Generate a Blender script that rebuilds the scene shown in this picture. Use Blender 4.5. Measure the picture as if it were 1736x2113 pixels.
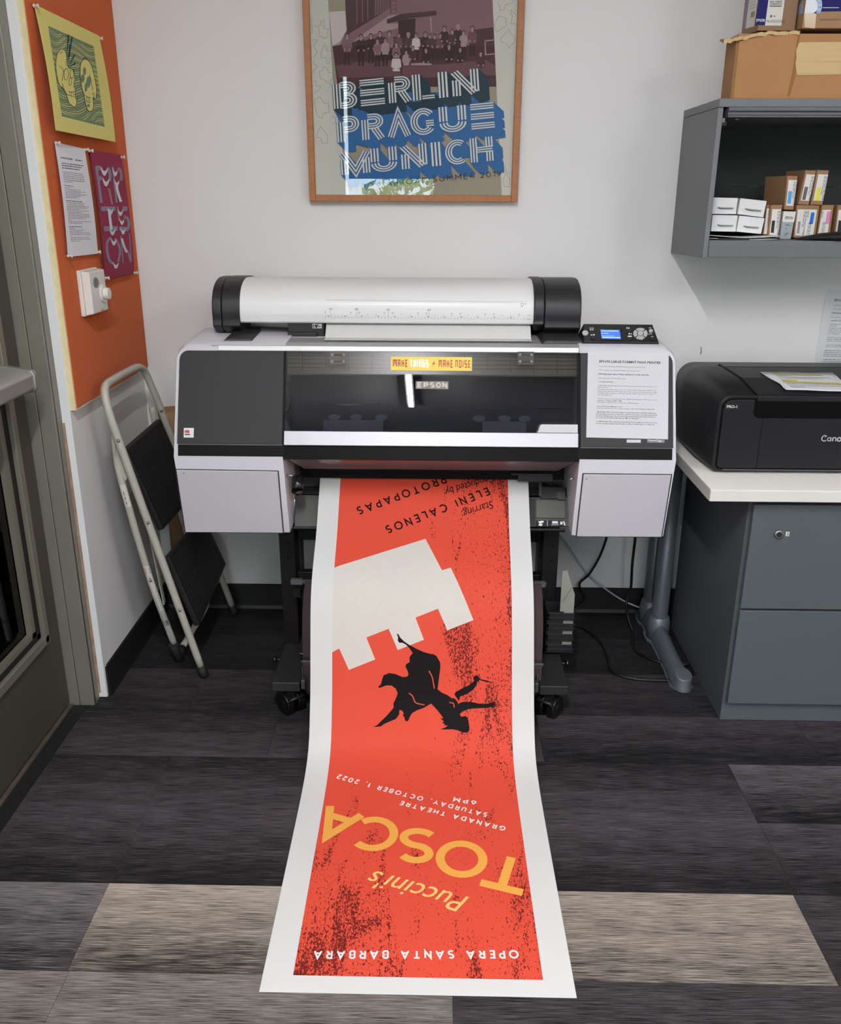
import bpy, bmesh, math, random
import numpy as np
from mathutils import Vector, Matrix
from mathutils.geometry import tessellate_polygon

for o in list(bpy.data.objects):
    bpy.data.objects.remove(o)
scene = bpy.context.scene
COL = scene.collection
random.seed(7)
PI = math.pi

# ------------------------------------------------------------------ camera
FPX, CAMH = 1837.6, 1.45
PITCH, YAW, ROLL = [math.radians(a) for a in (19.64, 1.09, -0.194)]
fwd = np.array([-math.sin(YAW)*math.cos(PITCH), math.cos(YAW)*math.cos(PITCH), -math.sin(PITCH)])
rgt = np.array([math.cos(YAW), math.sin(YAW), 0.0])
dwn = np.cross(fwd, rgt)
c_, s_ = math.cos(ROLL), math.sin(ROLL)
rgt, dwn = c_*rgt + s_*dwn, -s_*rgt + c_*dwn
EYE = np.array([0.0, 0.0, CAMH])
cam_d = bpy.data.cameras.new('camera')
cam_d.sensor_fit = 'HORIZONTAL'
cam_d.sensor_width = 36.0
cam_d.lens = FPX/1736.0*36.0
cam_d.clip_start = 0.05
cam = bpy.data.objects.new('camera', cam_d)
COL.objects.link(cam)
cam.matrix_world = Matrix(((rgt[0], -dwn[0], -fwd[0], 0.0),
                           (rgt[1], -dwn[1], -fwd[1], 0.0),
                           (rgt[2], -dwn[2], -fwd[2], CAMH),
                           (0, 0, 0, 1)))
scene.camera = cam

# ------------------------------------------------------------------ world, view, lights
world = bpy.data.worlds.new('world')
scene.world = world
world.use_nodes = True
wb = world.node_tree.nodes['Background']
wb.inputs[0].default_value = (0.80, 0.90, 1.0, 1)
wb.inputs[1].default_value = 20.0
scene.view_settings.view_transform = 'Standard'
scene.view_settings.look = 'None'
scene.view_settings.gamma = 1.0
scene.view_settings.use_curve_mapping = False
scene.view_settings.exposure = 0.58
scene.cycles.use_denoising = True
scene.cycles.max_bounces = 8
scene.cycles.diffuse_bounces = 5
scene.cycles.glossy_bounces = 4
scene.cycles.transparent_max_bounces = 10
scene.cycles.sample_clamp_indirect = 6.0
scene.cycles.caustics_reflective = False
scene.cycles.caustics_refractive = False
CEIL = 2.70
# one ceiling lamp and two added fill lights (fixtures are built with the room): x, y, length along y, width, emission strength
LAMPS = [(-0.165, 0.16, 0.94, 0.028, 440.0),
         (0.95, -1.60, 1.60, 0.50, 15.0),  # unseen fill light, added to light the room from behind
         (2.25, -0.70, 1.20, 0.30, 26.0)]  # unseen fill light, added to brighten the left wall

# ------------------------------------------------------------------ pixel rays (photo frame 1736 x 2113) used to survey real planes
def ray(px, py):
    return rgt*((px-868)/FPX) + dwn*((py-1056.5)/FPX) + fwd
def hit(px, py, P, n):
    d = ray(px, py); P = np.array(P, float); n = np.array(n, float)
    return EYE + d*((n@(P-EYE))/(n@d))
def at_y(px, py, Y): return hit(px, py, (0, Y, 0), (0, 1, 0))
def at_x(px, py, X): return hit(px, py, (X, 0, 0), (1, 0, 0))
def at_z(px, py, Z): return hit(px, py, (0, 0, Z), (0, 0, 1))

# ------------------------------------------------------------------ materials
def lin(c):
    if isinstance(c, str):
        c = c.lstrip('#')
        c = [int(c[i:i+2], 16)/255 for i in (0, 2, 4)]
    return tuple((v/12.92 if v <= 0.04045 else ((v+0.055)/1.055)**2.4) for v in c[:3]) + (1.0,)
MATS = {}
def M(name, col='#808080', rough=0.5, metal=0.0, spec=0.5, noise=None, bump=None, emit=None, coat=0.0, sheen=0.0):
    if name in MATS: return MATS[name]
    m = bpy.data.materials.new(name); m.use_nodes = True
    nt = m.node_tree; b = nt.nodes['Principled BSDF']
    b.inputs['Base Color'].default_value = lin(col)
    b.inputs['Roughness'].default_value = rough
    b.inputs['Metallic'].default_value = metal
    b.inputs['Specular IOR Level'].default_value = spec
    b.inputs['Coat Weight'].default_value = coat
    b.inputs['Sheen Weight'].default_value = sheen
    tc = None
    def coords():
        nonlocal tc
        if tc is None: tc = nt.nodes.new('ShaderNodeTexCoord')
        return tc.outputs['Object']
    if noise:                     # (scale, amount) or (scale, amount, (sx, sy, sz))
        n = nt.nodes.new('ShaderNodeTexNoise'); n.inputs['Scale'].default_value = noise[0]; n.inputs['Detail'].default_value = 4
        if len(noise) > 2:
            mp = nt.nodes.new('ShaderNodeMapping'); mp.inputs['Scale'].default_value = noise[2]
            nt.links.new(coords(), mp.inputs[0]); nt.links.new(mp.outputs[0], n.inputs['Vector'])
        else: nt.links.new(coords(), n.inputs['Vector'])
        hs = nt.nodes.new('ShaderNodeHueSaturation'); hs.inputs['Color'].default_value = lin(col)
        mr = nt.nodes.new('ShaderNodeMapRange'); mr.inputs['To Min'].default_value = 1-noise[1]; mr.inputs['To Max'].default_value = 1+noise[1]
        mr.inputs['From Min'].default_value = 0.25; mr.inputs['From Max'].default_value = 0.75
        nt.links.new(n.outputs[0], mr.inputs[0]); nt.links.new(mr.outputs[0], hs.inputs['Value'])
        nt.links.new(hs.outputs[0], b.inputs['Base Color'])
    if bump:                      # (scale, strength)
        n = nt.nodes.new('ShaderNodeTexNoise'); n.inputs['Scale'].default_value = bump[0]; n.inputs['Detail'].default_value = 3
        nt.links.new(coords(), n.inputs['Vector'])
        bp = nt.nodes.new('ShaderNodeBump'); bp.inputs['Strength'].default_value = bump[1]; bp.inputs['Distance'].default_value = 0.002
        nt.links.new(n.outputs[0], bp.inputs['Height']); nt.links.new(bp.outputs[0], b.inputs['Normal'])
    if emit:
        b.inputs['Emission Color'].default_value = lin(emit[0]); b.inputs['Emission Strength'].default_value = emit[1]
    MATS[name] = m
    return m
def pane_mat(name, tint, gloss_rough=0.03, ior=1.5):
    """thin pane: tinted transparency plus a fresnel reflection"""
    m = bpy.data.materials.new(name); m.use_nodes = True; nt = m.node_tree
    nt.nodes.remove(nt.nodes['Principled BSDF'])
    out = nt.nodes['Material Output']
    t = nt.nodes.new('ShaderNodeBsdfTransparent'); t.inputs[0].default_value = lin(tint)
    g = nt.nodes.new('ShaderNodeBsdfGlossy'); g.inputs['Roughness'].default_value = gloss_rough
    f = nt.nodes.new('ShaderNodeFresnel'); f.inputs[0].default_value = ior
    mx = nt.nodes.new('ShaderNodeMixShader')
    nt.links.new(f.outputs[0], mx.inputs[0]); nt.links.new(t.outputs[0], mx.inputs[1]); nt.links.new(g.outputs[0], mx.inputs[2])
    nt.links.new(mx.outputs[0], out.inputs[0]); MATS[name] = m
    return m

# ------------------------------------------------------------------ object helpers
WL = {}
def wl(o): return WL.get(o.name, Vector((0, 0, 0))) if o else Vector((0, 0, 0))
def thing(name, label, cat, loc=(0, 0, 0), group=None):
    o = bpy.data.objects.new(name, None); COL.objects.link(o)
    o.location = loc; o.empty_display_size = 0.05
    o['label'] = label; o['category'] = cat
    if group: o['group'] = group
    WL[o.name] = Vector(loc)
    return o
def tag(o, label, cat, group=None):
    o['label'] = label; o['category'] = cat
    if group: o['group'] = group
    return o

class MB:
    """collects world-space shapes, then links them as ONE mesh object"""
    def __init__(s): s.v = []; s.f = []; s.sm = []
    def add(s, vs, fs, smooth=False):
        b = len(s.v); s.v += [tuple(float(c) for c in p) for p in vs]
        s.f += [tuple(b+i for i in f) for f in fs]; s.sm += [smooth]*len(fs)
        return s
    def box(s, x0, x1, y0, y1, z0, z1):
        v = [(x, y, z) for z in (z0, z1) for y in (y0, y1) for x in (x0, x1)]
        return s.add(v, [(0, 2, 3, 1), (4, 5, 7, 6), (0, 1, 5, 4), (2, 6, 7, 3), (0, 4, 6, 2), (1, 3, 7, 5)])
    def hexa(s, a, b):
        """two quads (4 points each, same order) joined"""
        return s.loft([a, b])
    def loft(s, rings, caps=True, smooth=False, closed=True):
        n = len(rings[0]); vs = [p for r in rings for p in r]; fs = []
        for i in range(len(rings)-1):
            for j in range(n if closed else n-1):
                k = (j+1) % n
                fs.append((i*n+j, i*n+k, (i+1)*n+k, (i+1)*n+j))
        b = len(s.v); s.add(vs, fs, smooth)
        if caps and closed:
            s.f.append(tuple(b+i for i in reversed(range(n)))); s.f.append(tuple(b+(len(rings)-1)*n+i for i in range(n))); s.sm += [False, False]
        return s
    def prism(s, prof, axis, a, b):
        """profile (2D) extruded along axis 'x','y','z' from a to b"""
        def P(u, v, t): return (t, u, v) if axis == 'x' else ((u, t, v) if axis == 'y' else (u, v, t))
        return s.loft([[P(u, v, a) for u, v in prof], [P(u, v, b) for u, v in prof]])
    def slab(s, pts, n, t0, t1):
        n = np.array(n, float); n /= np.linalg.norm(n)
        return s.loft([[tuple(np.array(p)+n*t0) for p in pts], [tuple(np.array(p)+n*t1) for p in pts]])
    def tube(s, path, r, seg=12, caps=True):
        path = [Vector(p) for p in path]; rings = []; up = None
        for i, p in enumerate(path):
            t = ((path[i+1] if i+1 < len(path) else p) - (path[i-1] if i else p)).normalized()
            if up is None:
                up = t.orthogonal().normalized()
            up = (up - t*up.dot(t)).normalized(); w = t.cross(up)
            rr = r[i] if isinstance(r, (list, tuple)) else r
            rings.append([tuple(p + up*(rr*math.cos(2*PI*k/seg)) + w*(rr*math.sin(2*PI*k/seg))) for k in range(seg)])
        return s.loft(rings, caps, True)
    def cyl(s, p0, p1, r, seg=20, r1=None):
        return s.tube([p0, p1], [r, r if r1 is None else r1], seg)
    def disc_ring(s, c, n, r0, r1, t, seg=24):
        return s
    def ball(s, c, r, seg=12, sc=(1, 1, 1)):
        rings = []
        for i in range(1, seg//2):
            a = PI*i/(seg//2)
            rings.append([(c[0]+r*sc[0]*math.sin(a)*math.cos(2*PI*k/seg), c[1]+r*sc[1]*math.sin(a)*math.sin(2*PI*k/seg), c[2]-r*sc[2]*math.cos(a)) for k in range(seg)])
        return s.loft(rings, True, True)
    def poly(s, pts):
        pts = [tuple(float(c) for c in p) for p in pts]
        if len(pts) <= 4 and len(pts) > 2 and len(pts) != 4:
            return s.add(pts, [tuple(range(len(pts)))])
        tr = tessellate_polygon([[Vector(p) for p in pts]])
        return s.add(pts, [tuple(t) for t in tr])
    def build(s, name, mat, parent=None, bevel=0.0, seg=2, label=None, smooth=None, normals=True, solid=0.0):
        o_loc = wl(parent)
        me = bpy.data.meshes.new(name)
        me.from_pydata([(v[0]-o_loc.x, v[1]-o_loc.y, v[2]-o_loc.z) for v in s.v], [], s.f)
        me.materials.append(mat)
        for p, q in zip(me.polygons, s.sm): p.use_smooth = q if smooth is None else smooth
        if normals:
            bm = bmesh.new(); bm.from_mesh(me)
            bmesh.ops.remove_doubles(bm, verts=bm.verts, dist=1e-6)
            bmesh.ops.recalc_face_normals(bm, faces=bm.faces)
            bm.to_mesh(me); bm.free()
        me.update()
        o = bpy.data.objects.new(name, me); COL.objects.link(o)
        if parent: o.parent = parent
        WL[o.name] = o_loc.copy()
        if solid:
            md = o.modifiers.new('thickness', 'SOLIDIFY'); md.thickness = solid; md.offset = -1
        if bevel:
            md = o.modifiers.new('bevel', 'BEVEL'); md.width = bevel; md.segments = seg; md.limit_method = 'ANGLE'; md.angle_limit = math.radians(40)
            md.harden_normals = True
            for p in me.polygons: p.use_smooth = True
        if label: o['label'] = label
        return o
def stuff(o): o['kind'] = 'stuff'; return o
def structure(o): o['kind'] = 'structure'; return o
def spline(pts, n=8, closed=False):
    """Catmull-Rom through the points"""
    P = [np.array(p, float) for p in pts]; out = []
    N = len(P)
    for i in range(N if closed else N-1):
        p0 = P[(i-1) % N] if closed or i else 2*P[0]-P[1]
        p1, p2 = P[i], P[(i+1) % N]
        p3 = P[(i+2) % N] if closed or i+2 < N else 2*P[-1]-P[-2]
        for k in range(n):
            t = k/n
            out.append(tuple(0.5*(2*p1+(p2-p0)*t+(2*p0-5*p1+4*p2-p3)*t*t+(3*p1-p0-3*p2+p3)*t**3)))
    if not closed: out.append(tuple(P[-1]))
    return out
def arc(cx, cy, rx, ry, a0, a1, n=14):
    return [(cx+rx*math.cos(math.radians(a0+(a1-a0)*i/n)), cy+ry*math.sin(math.radians(a0+(a1-a0)*i/n))) for i in range(n+1)]
def ellipse(cx, cy, rx, ry, n=20, rot=0):
    c, s = math.cos(rot), math.sin(rot)
    return [(cx+rx*math.cos(2*PI*i/n)*c-ry*math.sin(2*PI*i/n)*s, cy+rx*math.cos(2*PI*i/n)*s+ry*math.sin(2*PI*i/n)*c) for i in range(n)]

# ------------------------------------------------------------------ lettering: stroke alphabet (geometric capitals) and the built-in font
def L(w, *st): return (w, st)
GLY = {
 'A': L(.86, [(0, 0), (.43, 1), (.86, 0)], [(.17, .3), (.69, .3)]),
 'B': L(.6, [(0, 0), (0, 1)], [(0, 1), (.33, 1)]+arc(.33, .765, .24, .235, 90, -90)+[(0, .53)], [(0, .53), (.35, .53)]+arc(.35, .265, .25, .265, 90, -90)+[(0, 0)]),
 'C': L(.84, arc(.48, .5, .48, .5, 48, 312, 26)),
 'D': L(.74, [(0, 0), (0, 1), (.27, 1)]+arc(.27, .5, .47, .5, 90, -90, 20)+[(0, 0)]),
 'E': L(.54, [(.54, 1), (0, 1), (0, 0), (.54, 0)], [(0, .51), (.48, .51)]),
 'F': L(.52, [(.52, 1), (0, 1), (0, 0)], [(0, .49), (.46, .49)]),
 'G': L(.88, arc(.48, .5, .48, .5, 48, 335, 26)+[(.9, .43), (.52, .43)]),
 'H': L(.68, [(0, 0), (0, 1)], [(.68, 0), (.68, 1)], [(0, .5), (.68, .5)]),
 'I': L(0, [(0, 0), (0, 1)]),
 'K': L(.6, [(0, 0), (0, 1)], [(.58, 1), (0, .4)], [(.2, .6), (.6, 0)]),
 'L': L(.5, [(0, 1), (0, 0), (.5, 0)]),
 'M': L(.84, [(0, 0), (0, 1), (.42, .35), (.84, 1), (.84, 0)]),
 'N': L(.7, [(0, 0), (0, 1), (.7, 0), (.7, 1)]),
 'O': L(.98, arc(.49, .5, .49, .5, 0, 360, 36)),
 'P': L(.56, [(0, 0), (0, 1), (.28, 1)]+arc(.28, .7, .28, .3, 90, -90)+[(0, .4)]),
 'R': L(.6, [(0, 0), (0, 1), (.29, 1)]+arc(.29, .71, .28, .29, 90, -90)+[(0, .42)], [(.28, .42), (.6, 0)]),
 'S': L(.58, arc(.29, .755, .26, .245, 35, 270, 16)[:-1]+arc(.29, .255, .29, .255, 90, -140, 16)),
 'T': L(.7, [(0, 1), (.7, 1)], [(.35, 1), (.35, 0)]),
 'U': L(.68, [(0, 1), (0, .34)]+arc(.34, .34, .34, .34, 180, 360, 16)+[(.68, 1)]),
 'Y': L(.78, [(0, 1), (.39, .45), (.78, 1)], [(.39, .47), (.39, 0)]),
 '0': L(.72, arc(.36, .5, .36, .5, 0, 360, 32)),
 '1': L(.26, [(0, .82), (.26, 1), (.26, 0)]),
 '2': L(.56, arc(.28, .72, .28, .28, 165, -35, 14)+[(0, 0), (.58, 0)]),
 '6': L(.6, arc(.3, .3, .3, .3, 0, 360, 26), [(.04, .42), (.4, 1)]),
 ',': L(.04, [(.04, .02), (0, -.2)]),
 '.': L(.02, [(0, 0), (.02, .02)]),
 ' ': L(.3),
}
def strips(path, w, off=0.0):
    """mitred strip polygons (quads) along a polyline, shifted sideways by off"""
    P = [np.array(p, float) for p in path]
    P = [p for i, p in enumerate(P) if i == 0 or np.linalg.norm(p-P[i-1]) > 1e-9]
    closed = np.linalg.norm(P[0]-P[-1]) < 1e-6 and len(P) > 3
    N = len(P); L_, R_ = [], []
    for i in range(N):
        a = P[i-1] if i else (P[-2] if closed else None)
        b = P[i+1] if i+1 < N else (P[1] if closed else None)
        d1 = (P[i]-a) if a is not None else (b-P[i]); d2 = (b-P[i]) if b is not None else d1
        d1 = d1/ (np.linalg.norm(d1)+1e-12); d2 = d2/(np.linalg.norm(d2)+1e-12)
        n1 = np.array([-d1[1], d1[0]]); n2 = np.array([-d2[1], d2[0]])
        m = n1+n2; l = np.linalg.norm(m)
        m = n1 if l < 1e-6 else m/l
        k = 1/max(0.32, m@n1)
        L_.append(P[i]+m*k*(off+w/2)); R_.append(P[i]+m*k*(off-w/2))
    return [[L_[i], L_[i+1], R_[i+1], R_[i]] for i in range(N-1)]
def stroke_text(txt, w, gap=.3, lines=(0.0,)):
    """list of quads in em space (cap height 1) plus total width; w = stroke weight"""
    x = 0; out = []
    for ch in txt:
        gw, st = GLY[ch]
        for s in st:
            for off in lines:
                out += strips([(x+w/2+px*(1-w), w/2+py*(1-w)) for px, py in s], w if len(lines) == 1 else w, off)
        x += gw*(1-w)+w+gap
    return out, x-gap
FONT_CACHE = {}
def font_text(txt, shear=0.0, bold=0.0, res=2, space=1.0):
    """triangles of the built-in font, cap height scaled to 1"""
    key = (txt, shear, bold, res, space)
    if key not in FONT_CACHE:
        cu = bpy.data.curves.new('t', 'FONT'); cu.body = txt; cu.size = 1.0; cu.resolution_u = res; cu.offset = bold; cu.space_character = space
        ob = bpy.data.objects.new('t', cu); COL.objects.link(ob)
        dg = bpy.context.evaluated_depsgraph_get(); dg.update()
        me = bpy.data.meshes.new_from_object(ob.evaluated_get(dg))
        vs = [(v.co.x, v.co.y) for v in me.vertices]; fs = [tuple(p.vertices) for p in me.polygons]
        bpy.data.objects.remove(ob); bpy.data.curves.remove(cu); bpy.data.meshes.remove(me)
        k = 1/0.69
        tris = [[(vs[i][0]*k+shear*vs[i][1]*k, vs[i][1]*k) for i in f] for f in fs]
        wd = max((p[0] for t in tris for p in t), default=0)
        FONT_CACHE[key] = (tris, wd)
    return FONT_CACHE[key]
class Frame:
    """maps 2D (x right, y up) to 3D"""
    def __init__(s, o, ex, ey): s.o = np.array(o, float); s.ex = np.array(ex, float); s.ey = np.array(ey, float)
    def __call__(s, x, y): return s.o+s.ex*x+s.ey*y
def put(mb, polys, fn):
    for p in polys: mb.poly([fn(*q) for q in p])
def put_text(mb, txt, fn, x, y, h, align='l', shear=0.0, bold=0.0, width=None, space=1.0):
    tr, wd = font_text(txt, shear, bold, space=space)
    if wd == 0: return 0
    sx = h if width is None else width/wd
    x0 = x - (wd*sx/2 if align == 'c' else wd*sx if align == 'r' else 0)
    vs = {}; 
    for t in tr: mb.add([fn(x0+p[0]*sx, y+p[1]*h) for p in t], [tuple(range(len(t)))])
    return wd*sx
def put_strokes(mb, txt, fn, x0, x1, y, h, w=.15, gap=.3, lines=(0.0,)):
    q, wd = stroke_text(txt, w, gap, lines); k = (x1-x0)/wd
    for p in q: mb.add([fn(x0+a[0]*k, y+a[1]*h) for a in p], [(0, 1, 2, 3)])
# ================================================================== THE ROOM
WALLY, LWX = 2.99, -1.0
def wall_mat():
    return M('painted_wall', '#dedddb', .55, spec=.3, noise=(1.3, .015), bump=(140, .06))
W_ = wall_mat()
ceil_m = M('ceiling_paint', '#e6e6e2', .8)
structure(MB().box(-1.15, 2.6, WALLY, WALLY+.12, 0, CEIL).build('wall_back', W_))
structure(MB().box(-1.15, LWX, 2.356, WALLY, 0, CEIL).box(-1.17, -1.03, -3, 1.2, 0, CEIL).box(-1.17, -1.03, 1.2, 2.356, 2.2, CEIL).build('wall_left', W_))
structure(MB().box(2.6, 2.72, -3, 3.11, 0, CEIL).build('wall_right', W_))
structure(MB().box(-3.0, 2.72, -3, 3.11, CEIL, CEIL+.1).build('ceiling', ceil_m))
# front wall, behind the camera, with a window (its glow shows in the framed glass)
WX0, WX1, WZ0, WZ1 = -.93, -.02, .95, 2.50
fm = M('front_wall_paint', '#77797a', .6)
structure(MB().box(-3.0, WX0, -3.12, -3, 0, CEIL).box(WX1, 2.72, -3.12, -3, 0, CEIL).box(WX0, WX1, -3.12, -3, 0, WZ0).box(WX0, WX1, -3.12, -3, WZ1, CEIL).build('wall_front', fm))
win = structure(thing('window_1', 'window', 'window', (-.475, -3.0, WZ0)))
for k in ('label', 'category'): del win[k]
alu = M('window_frame_metal', '#8b8d8c', .4, .6)
MB().box(WX0, WX0+.035, -3.09, -3.03, WZ0, WZ1).box(WX1-.035, WX1, -3.09, -3.03, WZ0, WZ1).box(WX0, WX1, -3.09, -3.03, WZ0, WZ0+.04).box(WX0, WX1, -3.09, -3.03, WZ1-.04, WZ1).build('window_frame', alu, win)
MB().box(WX0+.03, WX1-.03, -3.064, -3.058, WZ0+.03, WZ1-.03).build('window_pane', pane_mat('window_glass', '#f2f6f5', .0), win)
blind = thing('roller_blind', 'dark grey roller blind half lowered over the window behind the camera', 'blind', (-.475, -3.0, 1.6))
MB().box(WX0+.075, WX1, -3.02, -3.016, 1.60, WZ1).box(WX0+.075, WX1, -3.026, -3.010, 1.585, 1.61).build('blind_cloth', M('blind_cloth', '#4b4f52', .9), blind)
MB().cyl((WX0, -3.0, WZ1+.02), (WX1, -3.0, WZ1+.02), .03).build('blind_roller', M('blind_cloth', '#4b4f52', .9), blind)
# shrubs outside
leaf = M('shrub_leaf', '#a3c47c', .7, noise=(9, .6))
for i, (x, y, z, r) in enumerate([(-3.6, -6.4, .7, 1.0), (-.28, -6.2, .95, .86), (2.6, -6.3, .6, 1.0)]):
    t = thing('shrub', ['left', 'middle', 'right'][i]+' green shrub growing outside the window behind the camera', 'shrub', (x, y, -.4), 'shrubs outside the window')
    mb = MB(); rnd = random.Random(i)
    for k in range(1500):
        u, v = rnd.random()*2*PI, math.acos(rnd.uniform(-1, 1)); rr = r*(.75+.3*rnd.random())
        c = np.array([x+rr*math.sin(v)*math.cos(u), y+rr*math.sin(v)*math.sin(u), z+rr*math.cos(v)])
        a = np.array([rnd.gauss(0, 1) for _ in range(3)]); a /= np.linalg.norm(a); b = np.cross(a, [rnd.gauss(0, 1) for _ in range(3)]); b /= np.linalg.norm(b)
        mb.add([c-a*.06, c+b*.03, c+a*.06, c-b*.03], [(0, 1, 2, 3)])
    mb.ball((x, y, z), r*.6, 14)
    fo = mb.build('foliage', leaf, t)
    MB().cyl((x, y, -.4), (x, y, z), .06, 10).build('stem', M('bark', '#4a3a2a', .9), t)
structure(MB().box(-6, 6, -12, -3.12, -.5, -.4).build('ground', M('outside_soil', '#5b5a48', .9)))

# ---- floor: slab plus carpet planks (0.242 m rows surveyed from the seams)
floor = structure(MB().box(-3.0, 2.72, -3.0, 3.11, -.06, -.004).build('floor', M('floor_slab', '#2c2b2d', .9)))
def plank_mat(name, lo, hi, g0, g1):
    """streaky woven vinyl; woven tone fades across the plank from far edge (g1) to near edge (g0)"""
    m = bpy.data.materials.new(name); m.use_nodes = True; nt = m.node_tree; b = nt.nodes['Principled BSDF']
    b.inputs['Roughness'].default_value = .62; b.inputs['Specular IOR Level'].default_value = .25
    tc = nt.nodes.new('ShaderNodeTexCoord')
    def noise(src, sc, scale, detail):
        mp = nt.nodes.new('ShaderNodeMapping'); mp.inputs['Scale'].default_value = sc
        n = nt.nodes.new('ShaderNodeTexNoise'); n.inputs['Scale'].default_value = scale; n.inputs['Detail'].default_value = detail; n.inputs['Roughness'].default_value = .65
        nt.links.new(tc.outputs[src], mp.inputs[0]); nt.links.new(mp.outputs[0], n.inputs['Vector']); return n.outputs[0]
    fine = noise('Object', (4.5, 170, 1), 3.0, 6)
    big = noise('Object', (1.2, 9, 1), 2.2, 3)
    sep = nt.nodes.new('ShaderNodeSeparateXYZ'); nt.links.new(tc.outputs['Generated'], sep.inputs[0])
    gr = nt.nodes.new('ShaderNodeMapRange'); gr.inputs['To Min'].default_value = g0; gr.inputs['To Max'].default_value = g1
    nt.links.new(sep.outputs['Y'], gr.inputs[0])
    def math_(op, a, bb):
        n = nt.nodes.new('ShaderNodeMath'); n.operation = op
        for i, v in enumerate((a, bb)):
            if isinstance(v, (int, float)): n.inputs[i].default_value = v
            else: nt.links.new(v, n.inputs[i])
        return n.outputs[0]
    f1 = nt.nodes.new('ShaderNodeMapRange'); f1.inputs['From Min'].default_value = .3; f1.inputs['From Max'].default_value = .7; f1.inputs['To Min'].default_value = -.68; f1.inputs['To Max'].default_value = .68; f1.clamp = False
    nt.links.new(fine, f1.inputs[0])
    f2 = nt.nodes.new('ShaderNodeMapRange'); f2.inputs['From Min'].default_value = .3; f2.inputs['From Max'].default_value = .7; f2.inputs['To Min'].default_value = -.18; f2.inputs['To Max'].default_value = .18; f2.clamp = False
    nt.links.new(big, f2.inputs[0])
    v = math_('ADD', gr.outputs[0], f1.outputs[0]); v = math_('ADD', v, f2.outputs[0])
    cr = nt.nodes.new('ShaderNodeValToRGB'); cr.color_ramp.elements[0].color = lin(lo); cr.color_ramp.elements[1].color = lin(hi)
    nt.links.new(v, cr.inputs[0]); nt.links.new(cr.outputs[0], b.inputs['Base Color'])
    bp = nt.nodes.new('ShaderNodeBump'); bp.inputs['Strength'].default_value = .35; bp.inputs['Distance'].default_value = .001
    nt.links.new(fine, bp.inputs['Height']); nt.links.new(bp.outputs[0], b.inputs['Normal'])
    return m
PL = {'light': plank_mat('plank_light', '#2c2826', '#ab9f92', .10, .80),
      'tan': plank_mat('plank_tan', '#2c2826', '#a3978b', .32, .68),
      'mid': plank_mat('plank_mid', '#1c1b1d', '#807a79', .06, .66),
      'mid2': plank_mat('plank_medium_even', '#222021', '#878079', .26, .62),
      'dark': plank_mat('plank_dark', '#111012', '#504c4e', .20, .42),
      'rise': plank_mat('plank_dark_rising', '#111012', '#575255', .02, .54),
      'fall': plank_mat('plank_dark_falling', '#111012', '#575255', .56, .14),
      'strong': plank_mat('plank_dark_strong', '#0e0d0f', '#666164', .0, .68),
      'black': plank_mat('plank_black', '#0e0d0f', '#403d3f', .20, .34)}
ROWS = [.372, .614, .856, 1.098, 1.340, 1.579, 1.818, 2.056, 2.287, 2.53, 2.772, 2.99]
JO = [0.3, .04, .79, .04, -.722, .042, .796, .30, .02, .60, -.2]
TONE = [['mid', 'dark', 'mid'], ['dark'], ['mid2', 'dark'], None, None, None, None, None, ['dark', 'black'], ['black'], ['black']]
def tone(r, xc):
    y = ROWS[r]
    if r == 3: return 'mid2' if xc < .04 else 'dark'
    if r == 4: return 'mid' if xc < -.722 else ('light' if xc < .04 else 'tan' if xc < .79 else 'dark')
    if r == 5: return 'rise'
    if r == 6: return 'fall' if xc < .796 else 'strong'
    if r == 7: return 'fall' if xc < .1 else 'rise'
    l = TONE[r]; return l[int(abs(xc*7)) % len(l)]
for r in range(len(ROWS)-1):
    xs = [JO[r]+.7575*k for k in range(-6, 8)]
    cuts = [-1.042] + [x for x in xs if -1.042 < x < 2.59] + [2.6]
    for a, b in zip(cuts, cuts[1:]):
        if b-a < .02: continue
        cx, cy = (a+b)/2, (ROWS[r]+ROWS[r+1])/2
        mb = MB().box(a-cx+.0004, b-cx-.0004, ROWS[r]-cy+.0004, ROWS[r+1]-cy-.0004, -.004, 0)
        p = mb.build('floor_plank', PL[tone(r, cx)], None); p.parent = floor; p.location = (cx, cy, 0)
blk = M('black_rubber', '#141414', .55)
structure(MB().prism([(WALLY, 0), (WALLY-.012, 0), (WALLY-.008, .012), (WALLY-.006, .092), (WALLY, .096)], 'x', LWX, 2.6).build('baseboard_back', M('baseboard_vinyl', '#161516', .5)))
structure(MB().prism([(LWX, 0), (LWX+.012, 0), (LWX+.008, .012), (LWX+.006, .096), (LWX, .1)], 'y', 2.362, WALLY).build('baseboard_left', M('baseboard_vinyl', '#161516', .5)))
# ---- wall end guard, door frame, threshold, door with glass
g = structure(MB().box(-1.022, LWX+.003, 2.346, 2.358, 0.004, CEIL).box(LWX, LWX+.003, 2.356, 2.37, .1, .89).build('trim_1', M('white_corner_guard', '#dcdedd', .35), bevel=.0015))
MB().box(-1.0235, -1.0145, 2.3445, 2.3475, .02, .86).build('worn_edge', M('worn_paint', '#9a7f6d', .8, noise=(40, .3)), g)
brz = M('bronze_door_frame', '#827f74', .42, .3, noise=(3, .05))
brz_d = M('bronze_door_leaf', '#514c44', .45, .3, noise=(4, .08))
bead = M('glazing_bead', '#8c887b', .35, .5)
structure(MB().box(-1.18, -1.022, 2.312, 2.356, 0, 2.2).box(-1.18, -1.066, 2.304, 2.312, 0, 2.2).box(-1.0645, -1.022, 2.304, 2.312, 0, 2.2)
          .box(-1.18, -1.022, 1.2, 1.245, 0, 2.2).box(-1.18, -1.022, 1.245, 2.312, 2.15, 2.2).build('trim_2', brz, bevel=.002))
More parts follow.
